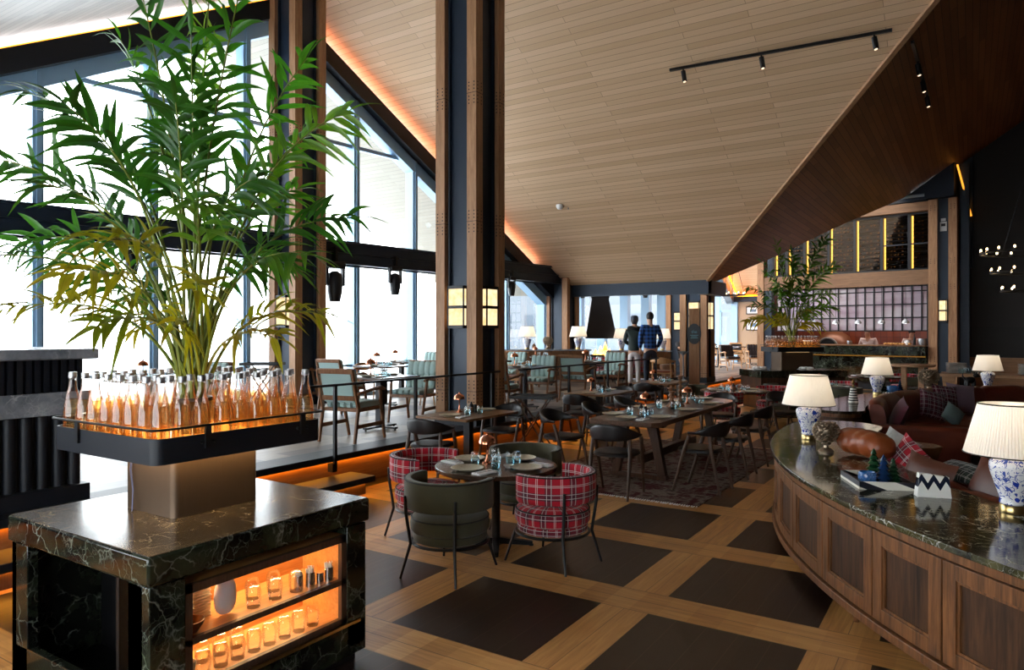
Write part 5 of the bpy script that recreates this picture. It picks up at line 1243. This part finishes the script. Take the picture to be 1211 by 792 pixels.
for (dx,dz,bu,L,low) in ((-1.0,1.25,.5,.34,0),(-.85,.85,.5,.3,0),(-1.0,.5,.45,.3,1),(-.6,1.85,.4,.4,0),(-.3,2.2,.3,.42,0),(.15,2.05,.3,.42,0),(.6,2.25,.4,.42,0),(1.0,1.7,.5,.4,0),(1.05,1.2,.5,.36,0),(1.05,.8,.5,.34,0),(.85,.4,.4,.3,1),(-.55,.55,.4,.3,1),(.4,.7,.5,.34,1),(-.1,1.3,.6,.36,0),(.35,1.4,.6,.36,0),(-.4,1.2,.6,.36,0),(.75,1.05,.5,.34,0),(-.7,1.5,.5,.36,0)):
    FR2.append((dx,dz*1.08+.12,random.uniform(-.5,.5),bu,L,19,.35,low))
palm('second leafy palm rising from the far bottle tray before the kitchen',(I2[0],I2[1],.88+z2),1,FR2,.06,True,9,.024,.014)
for x,y,lab in ((-.85,-.1,'left white plate of bread on the far island'),(.12,-.42,'right white plate of bread on the far island')):
    r=thing('bread_plate',lab,'plate',(I2[0]+x*cos(a2)-y*sin(a2),I2[1]+x*sin(a2)+y*cos(a2),.88)); m=MB(); m.lathe([(0,0),(.12,0),(.2,.02),(.195,.026),(0,.012)],24); m.build('dish',M['white'],r)
    m=MB()
    for k in range(7): m.ell((.11*cos(k*.9),.11*sin(k*.9),.05),(.06,.05,.035),8,6)
    m.build('bread',M['napkin'],r)
# ---------------------------------------------------------------- round tables beyond the long table
def far_round(c,lab,nm,chairs,rad=.62):
    r=thing('round_table',lab,'table',(c[0],c[1],0)); m=MB(); m.lathe([(0,.628),(rad-.01,.628),(rad,.634),(rad,.66),(rad-.005,.665),(0,.665)],44); m.build('tabletop',M['tabletop'],r); m=MB(); m.cyl((0,0,.03),(0,0,.63),.04,n=14); m.lathe([(0,0),(.3,0),(.3,.02),(.05,.04),(0,.04)],24); m.build('pedestal',M['iron'],r)
    setting(nm,c,.665,[(-.6,-.8,.42),(.8,-.6,.42),(.6,.8,.42),(-.8,.6,.42)],[(.08,-.1),(.16,.05),(-.1,-.12)],(-.08,.08)); caddy((c[0]+.02,c[1]-.08,.665),.5,'wooden block with dark bottles on '+nm,'condiment blocks')
    for pr,x,y,l in chairs: pr((c[0]+x,c[1]+y,0),face((x,y),(0,0)),l,'tub chairs')
far_round((-3.75,13.5),'dark round table beyond the long table with tartan chairs','the round table beyond the long one',((tub_red,.05,-.86,'red tartan tub chair nearest at the round table beyond the long one'),(tub_olive,-.84,.2,'olive tub chair left of the round table beyond the long one'),(tub_red,.5,.8,'red tartan tub chair behind the round table beyond the long one'),(tub_olive,.95,.05,'olive tub chair right of the round table beyond the long one')))
far_round((-2.55,15.6),'dark round table behind the left porcelain lamp','the round table behind the left lamp',((tub_olive,-.7,-.6,'olive tub chair just left of the left porcelain lamp'),(tub_olive,.5,-.8,'olive tub chair behind the left porcelain lamp'),(tub_red,.2,.95,'red tartan tub chair behind the round table by the left lamp')))
far_round((-2.0,19.6),'far dark round table before the kitchen counter','the round table before the kitchen counter',((tub_olive,.9,-.3,'olive tub chair right of the round table before the kitchen'),(tub_red,.55,.8,'red tartan tub chair close to the kitchen counter')))
bchair((-2.55,12.1,0),.8,'olive black lounge chair left of the far console','black dining chairs')['label']='black leather chair standing alone between the long table and far console'
# ---------------------------------------------------------------- lounge beyond the steel beam
m=MB(); m.box(-14,-8.4,18.3,24,3.3,3.4); struct(m.build('ceiling_lounge',M['steel'],smooth=0))
wy=22.3
r=thing('window_2',None,None,(0,0,0)); r['kind']='structure'
def pxY(px,Y): 
    u=(px-CX)/F; return Y/(C+S*u)*(-S+C*u)
for px in (640,661,685,712,739,764,783,793):
    x=pxY(px,wy); m=MB(); m.box(x-.14,x+.14,wy-.1,wy+.15,.4,3.3); m.build('mullion',M['frame'],r,smooth=0)
m=MB(); m.box(pxY(630,wy),pxY(795,wy),wy-.1,wy+.1,.4,.55); m.box(pxY(630,wy),pxY(795,wy),wy-.1,wy+.1,3.2,3.3); m.build('rails',M['frame'],r,smooth=0)
m=MB(); m.box(pxY(630,wy),pxY(795,wy),wy+.02,wy+.03,.5,3.2); m.build('glass_pane',M['pane'],r,smooth=0)
bw=plain('pale render',srgb(84,90,96),.8); bd=plain('grey blue glazing',srgb(44,56,68),.3)
r=thing('neighbouring_building','pale building with rows of windows seen through the far panes','building',(-17,44,-3))
m=MB(); m.box(-14,16,0,8,0,13); m.build('facade',bw,r,smooth=0)
for k in range(11):
    for j in range(4):
        m=MB(); m.box(-13+k*2.6,-11.6+k*2.6,-.05,.05,1.6+j*3.0,3.0+j*3.0); m.build('window',bd,r,smooth=0)
column('slim timber column with lantern at the far end of the lounge windows',pxY(795,21.6)-.1,21.3,.4,3.3,.6,.15)
lantern('small lit lantern on the slim column beyond the standing man',(pxY(801,21.3)+.0,21.4,2.1),0,.22,.6)
# fireplace with hood
hp=at(709,400,21.0); r=thing('fireplace','black conical hood fireplace with open flames in the lounge','fireplace',(hp.x,hp.y,.4),TH)
hz=hp.z-.4
m=MB(); m.loft([[(w_*sx,w_*.8*sy,z) for sx,sy in ((-1,-1),(1,-1),(1,1),(-1,1))] for w_,z in ((.46,hz),(.45,hz+.05),(.25,hz+1.15),(.25,hz+1.2))]); m.build('hood',plain('sooted steel',srgb(52,48,48),.4,.5),r,smooth=0)
m=MB(); m.box(-.27,.27,-.2,.2,hz+1.18,3.0); m.build('flue',M['steel_flat'],r,smooth=0)
m=MB(); m.box(-.9,.9,-.5,.5,0,.62); m.build('hearth',M['steel_flat'],r,bev=.01)
m=MB(); m.box(-.5,.5,-.42,-.41,.62,hz-.1); m.box(-.5,.5,.41,.42,.62,hz-.1); m.build('glass_screen',M['pane'],r,smooth=0)
fl=NT('flame'); e=fl.n('ShaderNodeEmission',{0:fl.ramp(fl.noise(fl.co(),5.0),[(.35,(1,.22,.02,1)),(.6,(1,.62,.12,1))]),1:5.0}); fl.L(e.outputs[0],fl.out.inputs[0])
for x,h_,w_ in ((-.12,.24,.09),(.03,.34,.10),(.17,.46,.10),(.3,.26,.07)):
    m=MB(); m.lathe([(0,0),(w_*.8,.03),(w_,.1*h_/.3),(w_*.6,h_*.6),(w_*.25,h_*.85),(0,h_)],10,(x,0,.62)); m.build('flame',fl.mat,r)
for k in range(4): m=MB(); m.cyl((-.3+.1*k,-.12,.66),(.1+.1*k,.12,.68),.04,n=8); m.build('log',M['darkleg'],r)
# consoles with lamps
cp=at(648,413,19.2); r=thing('console','carved dark wood console with stone top below the far lamps','console',(cp.x,cp.y,.4),TH)
m=MB(); m.box(-1.22,1.15,-.25,.25,.86,.895); m.build('stone_top',M['marble_grey'],r,bev=.005)
m=MB(); m.box(-1.18,1.1,-.22,.22,.08,.86); m.build('carcass',M['cabinet'],r)
for k in range(4):
    m=MB(); x=-1.12+k*.56; m.box(x,x+.5,-.235,-.22,.14,.80); d_=m.build('door',M['cabinet'],r,bev=.003); m=MB(); m.box(x+.07,x+.43,-.24,-.235,.2,.74); m.build('carved_panel',M['cabinet_dark'],d_)
def on_c(u,v=0): return (cp.x+u*cos(TH)-v*sin(TH),cp.y+u*sin(TH)+v*cos(TH),1.295)
x,y,z=on_c(-.56); lampat(x,y,z,'porcelain lamp at the left of the far console by the glass corner',.95,.5,2.5)
x,y,z=on_c(.82); lampat(x,y,z,'porcelain lamp just left of the fireplace hood',.95,1.5,2.5)
pinecone(*on_c(-.0),'far pewter pineapple ornament between the two console lamps',1.35)
m=MB(); m.ell((0,0,.07),(.06,.05,.07)); m.cyl((0,0,.13),(.02,0,.17),.02,.01,8); o=m.build('gourd_ornament',M['chairwood']); o.location=on_c(-.38); tag(o,'small brown gourd ornament beside the left console lamp','ornament')
cp2=at(758,414,20.3); r=thing('console','low dark console behind the standing couple','console',(cp2.x,cp2.y,.4),TH)
m=MB(); m.box(-1.0,.85,-.22,.22,.80,.84); m.build('stone_top',M['marble_grey'],r); m=MB(); m.box(-.96,.81,-.2,.2,.05,.8); m.build('carcass',M['cabinet'],r)
for u,l in ((-.55,'porcelain lamp between the fireplace and the woman'),(.62,'porcelain lamp right of the man in the blue check shirt')):
    lampat(cp2.x+u*cos(TH),cp2.y+u*sin(TH),1.24,l,.95,u,2.0)
for k,px in enumerate((716,751)):
    p=at(px,420,18.9); tub=tub_red((p.x,p.y,.4),TH+pi+.3*k,('left plum check tub chair beside the fire','right plum check tub chair beside the fire')[k],'tub chairs')
# ---------------------------------------------------------------- stage lights on the beam
def stage_light(p,sc,lab,rz=0):
    r=thing('stage_light',lab,'light',p,rz,'black stage lights on the steel beam'); r.scale=(sc,)*3
    m=MB(); m.box(-.02,.02,-.05,.05,-.05,.16); m.box(-.1,.1,-.02,.02,.10,.13); m.build('clamp',M['iron'],r)
    m=MB(); m.box(-.15,.15,-.08,.08,-.16,-.05); m.box(-.17,-.13,-.04,.04,-.42,-.08); m.box(.13,.17,-.04,.04,-.42,-.08); m.build('yoke',M['iron'],r,bev=.012)
    m=MB(); m.lathe([(0,-.66),(.085,-.66),(.095,-.60),(.115,-.5),(.12,-.34),(.10,-.24),(.05,-.2),(0,-.19)],16); m.build('head',M['iron'],r)
    m=MB(); m.lathe([(0,-.662),(.07,-.662),(.07,-.655),(0,-.655)],16); m.build('lens',M['black'],r)
for t,sc,lab in ((.42,1.3,'stage light hanging nearest right of the peak column'),(1.98,1.0,'smaller stage light hanging left of the tall middle column'),(-3.4,.85,'stage light hanging behind the big palm'),(5.9,.8,'stage light right of the tall middle column under the cove')):
    stage_light(gl_wall(t,-.70,3.22),sc,lab,GANG)
for px,y,Z,lab,sc in ((689,352,20.4,'small stage light left of the fire hood flue',.7),(763,352,20.2,'small stage light above the woman',.7),(784,352,20.2,'small stage light above the man',.6)):
    p=at(px,343,Z); stage_light(Vector((p.x,p.y,3.20)),sc,lab,0)
# ---------------------------------------------------------------- oval sign post, glass stand, stool
p=at(821,449,18.0); r=thing('sign_post','oak post with dark oval sign before the far column','sign',(p.x,p.y,.404),TH-.25)
m=MB(); m.box(-.13,.13,-.10,.10,0,1.95); m.build('post',M['post'],r,bev=.006); m=MB(); m.box(-.3,.26,-.22,.22,0,.04); m.build('base',M['trimwood'],r,bev=.005)
m=MB(); m.loft([[(.17*cos(2*pi*k/32),y,1.31+.26*sin(2*pi*k/32)) for k in range(32)] for y in (-.14,-.105)]); sg=m.build('oval_board',plain('dark blue board',srgb(16,26,34),.35),r)
def text(body,size,loc,rot,mat,parent,name='lettering'):
    cu=bpy.data.curves.new(name,'FONT'); cu.body=body; cu.size=size; cu.align_x='CENTER'; cu.align_y='CENTER'; cu.extrude=.001; to=bpy.data.objects.new(name+'_source',cu); COL.objects.link(to)
    dg=bpy.context.evaluated_depsgraph_get(); me=bpy.data.meshes.new_from_object(to.evaluated_get(dg)); bpy.data.objects.remove(to)
    me.materials.clear(); me.materials.append(mat); o=bpy.data.objects.new(name,me); COL.objects.link(o); o.location=loc; o.rotation_euler=rot; o.parent=parent; return o
tx=plain('pale teal paint',srgb(110,170,190),.5)
text('the',.11,(-.0,-.142,1.36),(pi/2,0,0),tx,sg); 
m=MB()
for z,w_ in ((1.27,.2),(1.235,.15),(1.20,.18)): m.box(-w_/2,w_/2,-.1425,-.14,z,z+.012)
m.build('small_lines',tx,sg,smooth=0)
p=at(808,452,18.4); r=thing('glass_stand','tall clear stemmed glass stand beside the oval sign','ornament',(p.x,p.y,.404))
m=MB(); m.lathe([(0,0),(.2,0),(.19,.02),(.04,.08),(.02,.2),(.016,.72),(.03,.76),(.15,.85),(.17,.86),(.15,.86),(.02,.77),(0,.77)],24); m.build('goblet',plain('smoky glass',srgb(150,160,168),.08,.2,.7),r)
p=at(790,452,17.7); r=thing('turned_stool','waisted brown wooden stool left of the oval sign','stool',(p.x,p.y,.404)); m=MB(); m.lathe([(0,0),(.19,0),(.2,.05),(.15,.28),(.21,.5),(.2,.55),(0,.55)],24); m.build('waisted_body',M['chairwood'],r)
# ---------------------------------------------------------------- far room behind
fw=boards('pale vertical panelling',srgb(176,150,124),srgb(158,132,106),srgb(90,72,56),.28,4.0,.6,'Z',.2,.2)
m=MB(); m.box(-9.0,-5.0,33,33.1,.4,3.6); struct(m.build('wall_far',fw,smooth=0))
m=MB(); m.loft([[(-10.6,33.2,3.55),(-5.0,33.2,3.55),(-5.0,19.2,6.6),(-10.6,19.2,6.6)],[(-10.6,33.2,3.65),(-5.0,33.2,3.65),(-5.0,19.2,6.7),(-10.6,19.2,6.7)]]); struct(m.build('ceiling_far',M['ceil'],smooth=0))
m=MB(); m.bar((-9.0,32.9,3.42),(-5.2,32.9,3.42),.04,.04); o=m.build('cove_light_strip',M['cove'],smooth=0); tag(o,'amber cove light along the top of the far panelled wall','light')
m=MB(); m.bar((-9.0,32.8,3.48),(-7.9,26.4,4.75),.05,.05); o=m.build('cove_light_strip',M['cove'],smooth=0); tag(o,'amber cove light slanting up beside the far column','light')
m=MB(); m.bar((-9.3,32.8,3.25),(-8.2,26.4,4.5),.3,.4); m.box(-9.3,-5.2,32.85,33,3.15,3.38); o=m.build('steel_beam',M['steel'],smooth=0); tag(o,'dark steel beam slanting along the far room ceiling','beam')
r=thing('window_3',None,None); r['kind']='structure'
for x in (-10.6,-9.95,-9.15): m=MB(); m.box(x-.13,x+.13,32.9,33.1,.4,3.5); m.build('mullion',M['frame'],r,smooth=0)
m=MB(); m.box(-10.6,-9.1,32.95,33.05,1.2,1.3); m.box(-10.6,-9.1,32.95,33.05,2.7,2.78); m.build('rails',M['frame'],r,smooth=0); m=MB(); m.box(-10.6,-9.1,33.0,33.01,.4,3.5); m.build('glass_pane',M['pane'],r,smooth=0)
for x,z,w_,h_,lab in ((-8.32,2.75,.62,.36,'upper framed picture on the far panelled wall'),(-8.32,2.1,.62,.52,'middle framed picture on the far panelled wall'),(-7.85,1.45,.42,.6,'lower framed picture on the far panelled wall')):
    r=thing('framed_picture',lab,'picture',(x,32.99,z)); m=MB(); m.box(-w_/2,w_/2,-.04,0,-h_/2,h_/2); m.build('frame',M['black'],r,smooth=0); m=MB(); m.box(-w_/2+.05,w_/2-.05,-.043,-.04,-h_/2+.05,h_/2-.05); m.build('mount',M['white'],r,smooth=0); m=MB(); m.box(-w_*.22,w_*.22,-.045,-.043,-h_*.2,h_*.15); m.build('print',plain('blue grey print',srgb(92,118,140),.6),r,smooth=0)
d0=tchair.root; dk=dup(d0,(0,0,0),0,'x')
for ch in list(dk.children):
    if ch.data.materials[0]==M['teal']: ch.data=ch.data.copy(); ch.data.materials[0]=M['blackleather']
    elif ch.data.materials[0]==M['chairwood']: ch.data=ch.data.copy(); ch.data.materials[0]=M['palewood']
dk['group']='black and oak armchairs in the far room'
dchair=Proto(dk)
for k,(x_,y_,rz) in enumerate(((-7.18,25.34,.5),(-6.72,27.0,.2),(-8.6,28.7,2.2),(-7.2,31.5,1.4),(-6.5,29.6,.9),(-8.7,31.7,3.0))):
    p=Vector((x_,y_,0))
    dchair((p.x,p.y,.404),TH-.3+rz,('oak armchair with black back nearest the far column','oak armchair with black back second from the far column','oak armchair half hidden by the far column','oak armchair further back in the far room','oak armchair behind the far bottle tray','oak armchair deepest in the far room')[k],'black and oak armchairs in the far room')
for x_,y_,lab in ((-8.1,27.0,'dark table in the far room among black armchairs'),(-7.8,30.3,'dark table deepest in the far room')):
    p=Vector((x_,y_,0)); rect_table('dining_table',lab,(p.x,p.y,.404),1.2,1.0,.76,M['tabletop'],TH); setting('the nearest far room table' if 'among' in lab else 'the deepest far room table',(p.x,p.y),1.164,[(0,-1,.3),(0,1,.3)],[(.1,.1),(.2,-.1)],None)
def ring_chandelier(p,rings,lab,n=18,bl=.05):
    r=thing('chandelier',lab,'chandelier',p)
    for R,z in rings:
        m=MB(); m.tube([(R*cos(2*pi*k/40),R*sin(2*pi*k/40),z) for k in range(40)],.02,6,0,False,True); q=m.build('iron_ring',M['iron'],r)
        for k in range(int(n*R/rings[0][0])):
            a=2*pi*k/int(n*R/rings[0][0]); m=MB(); m.cyl((R*cos(a),R*sin(a),z),(R*cos(a),R*sin(a),z+.05),.018,n=6); m.ell((R*cos(a),R*sin(a),z+.05+bl*.8),(bl*.62,bl*.62,bl),8,6,1); m.build('candle_bulb',[M['iron'],M['bulb']],q)
    m=MB()
    for k in range(3): a=2*pi*k/3; m.cyl((rings[0][0]*cos(a),rings[0][0]*sin(a),rings[0][1]),(0,0,rings[0][1]+1.6),.008,n=6); 
    m.cyl((0,0,rings[-1][1]),(0,0,rings[0][1]+3.0),.012,n=6); m.build('hanger',M['iron'],r); return r
p=at(1213,HY,14.5); ring_chandelier((p.x,p.y,0),((.78,3.38),(.60,2.98),(.42,2.60)),'three tier iron ring chandelier with candle bulbs at the right',17,.03)
p=at(866,HY,23.5); ring_chandelier((p.x,p.y,0),((.40,2.98),),'small iron chandelier with white candles beyond the far column',8,.03)
# ---------------------------------------------------------------- track lights and sprinkler on the ceiling
def track(p,q,n,lab,nrm):
    o0=(p+q)/2; r=thing('track_light',lab,'light',o0); m=MB(); m.bar(p-o0,q-o0,.05,.045,0,None,None,nrm); m.build('rail',M['iron'],r,smooth=0)
    for k in n:
        c=p.lerp(q,k)-o0; m=MB(); m.cyl(c+Vector((0,0,-.02)),c+Vector((0,0,-.10)),.014,n=8); m.cyl(c+Vector((0,0,-.06)),c+Vector((.03,0,-.25)),.042,n=14); sp=m.build('spot',M['iron'],r); m=MB(); m.cyl(c+Vector((.03,0,-.25)),c+Vector((.031,0,-.253)),.032,n=12); m.build('lens',glow('spot lens',(1,.7,.45,1),2.0),sp)
def on_plane(px,py,f):
    lo,hi=2.0,60.0
    for _ in range(50):
        mid=(lo+hi)/2; P=at(px,py,mid)
        if P.z<f(P): lo=mid
        else: hi=mid
    return at(px,py,lo)
up=Vector((0,0,-.06))
track(on_plane(792,79,lambda P:zr(P.y))+up,on_plane(1055,31,lambda P:zr(P.y))+up,(.07,.45,.93),'black track with three spots on the pale ceiling',(0,0,1))
track(on_plane(1079,45,lambda P:zd(P.x))+up,on_plane(1097,110,lambda P:zd(P.x))+up,(.3,.62,.95),'black track with three spots on the dark ceiling',(0,0,1))
p=on_plane(662,243,lambda P:zr(P.y)); r=thing('ceiling_sensor','small white sensor and sprinkler on the pale ceiling','sensor',p); m=MB(); m.lathe([(0,-.09),(.05,-.09),(.09,-.03),(.09,.02),(0,.02)],16); m.build('dome',M['white'],r); m=MB(); m.cyl((.18,.1,0),(.18,.1,-.1),.02,n=8); m.build('sprinkler',M['chrome'],r)

m=MB(); m.bar(K(.36,-.1,6.55),K(.62,.35,5.1),.035,.035); o=m.build('cove_light_strip',glow('dim amber strip',(1,.32,.03,1),2.0),smooth=0); tag(o,'thin amber light slanting down beside the kitchen column','light')
# ---------------------------------------------------------------- people
skin_m=plain('skin',srgb(196,150,124),.6)
def skinned(name,mat,parent,verts,edges,rad,sub=2):
    me=bpy.data.meshes.new(name); me.from_pydata([tuple(v) for v in verts],edges,[]); o=bpy.data.objects.new(name,me); COL.objects.link(o); o.parent=parent; me.materials.append(mat)
    md=o.modifiers.new('skin','SKIN'); md.use_smooth_shade=True
    sv=me.skin_vertices[0].data
    for k,rr in enumerate(rad): sv[k].radius=rr if isinstance(rr,tuple) else (rr,rr); sv[k].use_root=(k==0)
    s_=o.modifiers.new('sub','SUBSURF'); s_.levels=sub; s_.render_levels=sub; return o
def person(label,loc,rz,J,top,bottom,hairm,shoes,sc=1.0,sleeve=True,longhair=False,collar=None,hat=None,apron=None,group=None):
    """J: joint dict, figure faces local -Y"""
    r=thing('person',label,'person',loc,rz); r.scale=(sc,)*3
    n=['pelvis','waist','chest','neck','chin','head','crown']; V=[J[k] for k in n]; E=[(i,i+1) for i in range(6)]; R=[(.13,.11),(.12,.095),(.145,.105),(.052,.052),(.068,.075),(.078,.095),(.05,.06)]
    def addc(par,chain):
        p=par
        for v,rr in chain: V.append(v); R.append(rr); E.append((p,len(V)-1)); p=len(V)-1
        return p
    addc(4,[(J['head']+(J['fwd']*.105)+Vector((0,0,-.045)),.014)])       # nose
    for s_ in 'LR':
        k=1 if s_=='R' else -1
        w=addc(2,[(J['sh'+s_],.058),(J['el'+s_],.043),(J['wr'+s_],.028)])
        d=(J['ha'+s_]-J['wr'+s_]).normalized(); pm=addc(w,[(J['wr'+s_]+d*.07,(.034,.018))]); sd=d.cross(J['fwd']).normalized()
        for q,(o_,ln) in enumerate(((-.03,.062),(-.01,.075),(.01,.07),(.03,.055))):
            b_=J['wr'+s_]+d*.095+sd*o_; addc(pm,[(b_,.010),(b_+d*ln*.55+J['fwd']*.012,.009),(b_+d*ln+J['fwd']*.03,.007)])
        b_=J['wr'+s_]+d*.035+J['fwd']*.035; addc(w,[(b_,.011),(b_+d*.045+J['fwd']*.012,.009)])
        addc(0,[(J['hip'+s_],.085),(J['kn'+s_],.058),(J['an'+s_],.04),(J['to'+s_],(.04,.028))])
    skinned('body',skin_m,r,V,E,R)
    # top garment
    V=[];E=[];R=[]
    V=[J['waist'],J['chest'],J['chest'].lerp(J['neck'],.55),J['pelvis']+Vector((0,0,-.05))]; E=[(0,1),(1,2),(0,3)]; R=[(.165,.125),(.175,.125),(.09,.075),(.168,.135)]
    for s_ in 'LR':
        b0=len(V); V+=[J['sh'+s_],J['el'+s_],J['wr'+s_] if sleeve else J['sh'+s_].lerp(J['el'+s_],.8)]; E+=[(1,b0),(b0,b0+1),(b0+1,b0+2)]; R+=[.075,.058,.046 if sleeve else .06]
        if not sleeve: V.pop(b0+1);R.pop(b0+1);E[-2:]=[(b0,b0+1)]
    skinned('top',top,r,V,E,R)
    V=[J['pelvis']+Vector((0,0,.02)),J['pelvis']+Vector((0,0,-.08))]; E=[(0,1)]; R=[(.158,.125),(.15,.12)]
    for s_ in 'LR': b0=len(V); V+=[J['hip'+s_]+(J['kn'+s_]-J['hip'+s_])*.15,J['kn'+s_],J['an'+s_]]; E+=[(1,b0),(b0,b0+1),(b0+1,b0+2)]; R+=[.098,.072,.058]
    skinned('trousers',bottom,r,V,E,R)
    for s_ in 'LR':
        m=MB(); a,t_=J['an'+s_],J['to'+s_]; d=(t_-a); d.z=0; d.normalize(); c_=a+d*.07; m.ell((c_.x,c_.y,max(.045,min(a.z,t_.z)-.0)),(.052,.135,.048),12,8,0,.75,Matrix.Rotation(atan2(d.y,d.x)+pi/2,3,'Z')); m.build('shoe',shoes,r)
    m=MB(); hc=J['head']+Vector((0,0,.035))-J['fwd']*.018
    m.ell(hc,(.088,.102,.105),16,12)
    if longhair: m.ell(hc-J['fwd']*.06+Vector((0,0,-.13)),(.075,.05,.14),12,8)
    m.build('hair',hairm,r)
    if collar:
        m=MB(); c_=J['neck']+Vector((0,0,.0))
        m.tube([c_+Vector((.14*cos(2*pi*k/16),.12*sin(2*pi*k/16),.02*sin(4*pi*k/16))) for k in range(16)],.055,8,0,False,True); m.build('fur_collar',collar,r)
    if hat: m=MB(); m.lathe([(.1,.0),(.104,.04),(.10,.11),(.07,.15),(0,.16)],16,tuple(J['head']+Vector((0,0,.03)))); m.build('cap',hat,r)
    if apron:
        m=MB(); m.loft([[(.19*cos(pi+pi*k/10),.135*sin(pi+pi*k/10)-.01,z) for k in range(11)]+[(.185*cos(2*pi-pi*k/10),-.005+.125*sin(2*pi-pi*k/10),z) for k in range(11)] for z in (.55,.9,1.1)]); m.build('apron',apron,r)
    return r
def stand_pose(lean=0.0,armL=None,armR=None):
    v=Vector; J=dict(fwd=v((0,-1,0)),pelvis=v((0,0,.95)),waist=v((0,-.01-lean*.2,1.12)),chest=v((0,-lean*.5,1.34)),neck=v((0,.01-lean*.75,1.50)),chin=v((0,-.015-lean*.85,1.585)),head=v((0,-.015-lean*.95,1.66)),crown=v((0,-.005-lean*.98,1.73)))
    for s_,k in (('L',-1),('R',1)):
        J.update({'sh'+s_:v((k*.185,.005-lean*.65,1.43)),'el'+s_:v((k*.245,.03-lean*.5,1.15)),'wr'+s_:v((k*.245,-.06-lean*.6,.92)),'ha'+s_:v((k*.24,-.09-lean*.6,.83)),'hip'+s_:v((k*.085,0,.90)),'kn'+s_:v((k*.095,-.015,.49)),'an'+s_:v((k*.10,.03,.085)),'to'+s_:v((k*.115,-.13,.035))})
    for s_,a in (('L',armL),('R',armR)):
        if a: J['el'+s_],J['wr'+s_],J['ha'+s_]=[v(q) for q in a]
    return J
hair1=plain('dark brown hair',srgb(30,24,22),.6)
bluecheck=NT('blue check flannel'); x_,y_,z_=bluecheck.xyz(bluecheck.co()); ba=lambda c:bluecheck.math('GREATER_THAN',bluecheck.math('FRACT',bluecheck.math('MULTIPLY',c,11.0)),.5)
bluecheck.bsdf(bluecheck.mix(bluecheck.math('MULTIPLY',bluecheck.math('ADD',ba(x_),ba(z_)),.5),srgb(46,96,172),srgb(16,26,52)),.85)
pp=at(769,HY,17.4); FA=TH+pi   # back to the camera
Jm=stand_pose(0.02,((-.25,.06,1.16),(-.2,-.08,.95),(-.17,-.13,.87)),((.26,.06,1.16),(.23,-.05,.93),(.21,-.09,.84)))
person('man in blue check shirt and dark trousers standing with his back to us',(pp.x,pp.y,.404),FA+.1,Jm,bluecheck.mat,plain('navy trousers',srgb(26,32,48),.8),hair1,M['black'],1.03)
pw=at(750,HY,17.7)
Jw=stand_pose(0.08,((-.24,-.0,1.17),(-.12,-.17,1.08),(-.05,-.2,1.06)),((.24,-.0,1.17),(.12,-.17,1.08),(.05,-.2,1.06)))
person('woman in dark green fur collared jacket and white trousers beside the man',(pw.x,pw.y,.404),FA-.25,Jw,plain('dark green quilted',srgb(26,44,42),.7),plain('white trousers',srgb(222,216,216),.8),plain('dark hair',srgb(48,44,50),.6),M['black'],.96,True,False,plain('dark fur',srgb(24,28,30),.95),plain('grey knitted hat',srgb(64,72,86),.9))
v=Vector
Js=dict(fwd=v((0,-1,0)),pelvis=v((0,0,.52)),waist=v((0,.03,.70)),chest=v((0,.05,.92)),neck=v((0,.04,1.08)),chin=v((0,.015,1.165)),head=v((0,.01,1.24)),crown=v((0,.02,1.31)))
for s_,k in (('L',-1),('R',1)): Js.update({'sh'+s_:v((k*.18,.04,1.01)),'el'+s_:v((k*.27,-.14,.86)),'wr'+s_:v((k*.14,-.22,1.02)),'ha'+s_:v((k*.09,-.2,1.12)),'hip'+s_:v((k*.09,-.05,.50)),'kn'+s_:v((k*.11,-.45,.48)),'an'+s_:v((k*.11,-.45,.085)),'to'+s_:v((k*.12,-.6,.035))})
ps=at(808,HY,20.6)
person('seated person in dark top with forearms raised behind the far column',(ps.x,ps.y,.404),TH+.5,Js,plain('black top',srgb(22,22,28),.8),plain('dark jeans',srgb(30,34,48),.8),hair1,M['black'],1.0,False)
r=thing('stool','low dark stool under the seated person','stool',(ps.x,ps.y,.404)); m=MB(); m.lathe([(0,.0),(.2,0),(.2,.03),(.05,.06),(.05,.34),(.2,.36),(.21,.39),(0,.40)],20); m.build('seat',M['black'],r)
white=plain('white chef cotton',srgb(228,206,200),.8); dark=plain('dark apron',srgb(30,28,32),.8)
def fw_arms(z,y): return ((-.26,-.12,z+.12),(-.16,y,z),(-.14,y-.09,z-.03)),((.26,-.12,z+.12),(.16,y,z),(.14,y-.09,z-.03))
a,b_=fw_arms(1.05,-.36); Jc=stand_pose(.22,a,b_)
person('chef in white shirt and dark apron leaning over the kitchen counter',K(-2.28,.98,.02),KA,Jc,white,dark,plain('fair hair',srgb(120,90,66),.7),M['black'],1.05,False,False,None,None,dark)
a,b_=fw_arms(1.02,-.34); Jc2=stand_pose(.15,a,b_)
person('second chef in white with dark apron at the right of the kitchen',K(-1.12,1.05,.02),KA+.5,Jc2,white,dark,hair1,M['black'],1.04,True,False,None,None,dark)
# ---------------------------------------------------------------- daylight and camera exposure
w=bpy.data.worlds.new('world'); scene.world=w; w.use_nodes=True; nt=w.node_tree; nt.nodes.clear()
bg=nt.nodes.new('ShaderNodeBackground'); bg.inputs[0].default_value=(.93,.97,1.0,1); bg.inputs[1].default_value=6.0
ow=nt.nodes.new('ShaderNodeOutputWorld'); nt.links.new(bg.outputs[0],ow.inputs[0])
scene.view_settings.view_transform='Standard'; scene.view_settings.look='None'; scene.view_settings.exposure=.76; scene.view_settings.gamma=1.0
scene.view_settings.use_curve_mapping=False
cy=scene.cycles
cy.use_denoising=True; cy.max_bounces=10; cy.diffuse_bounces=4; cy.glossy_bounces=4; cy.transmission_bounces=8; cy.transparent_max_bounces=24
cy.caustics_reflective=False; cy.caustics_refractive=False; cy.sample_clamp_indirect=6.0; cy.blur_glossy=.5
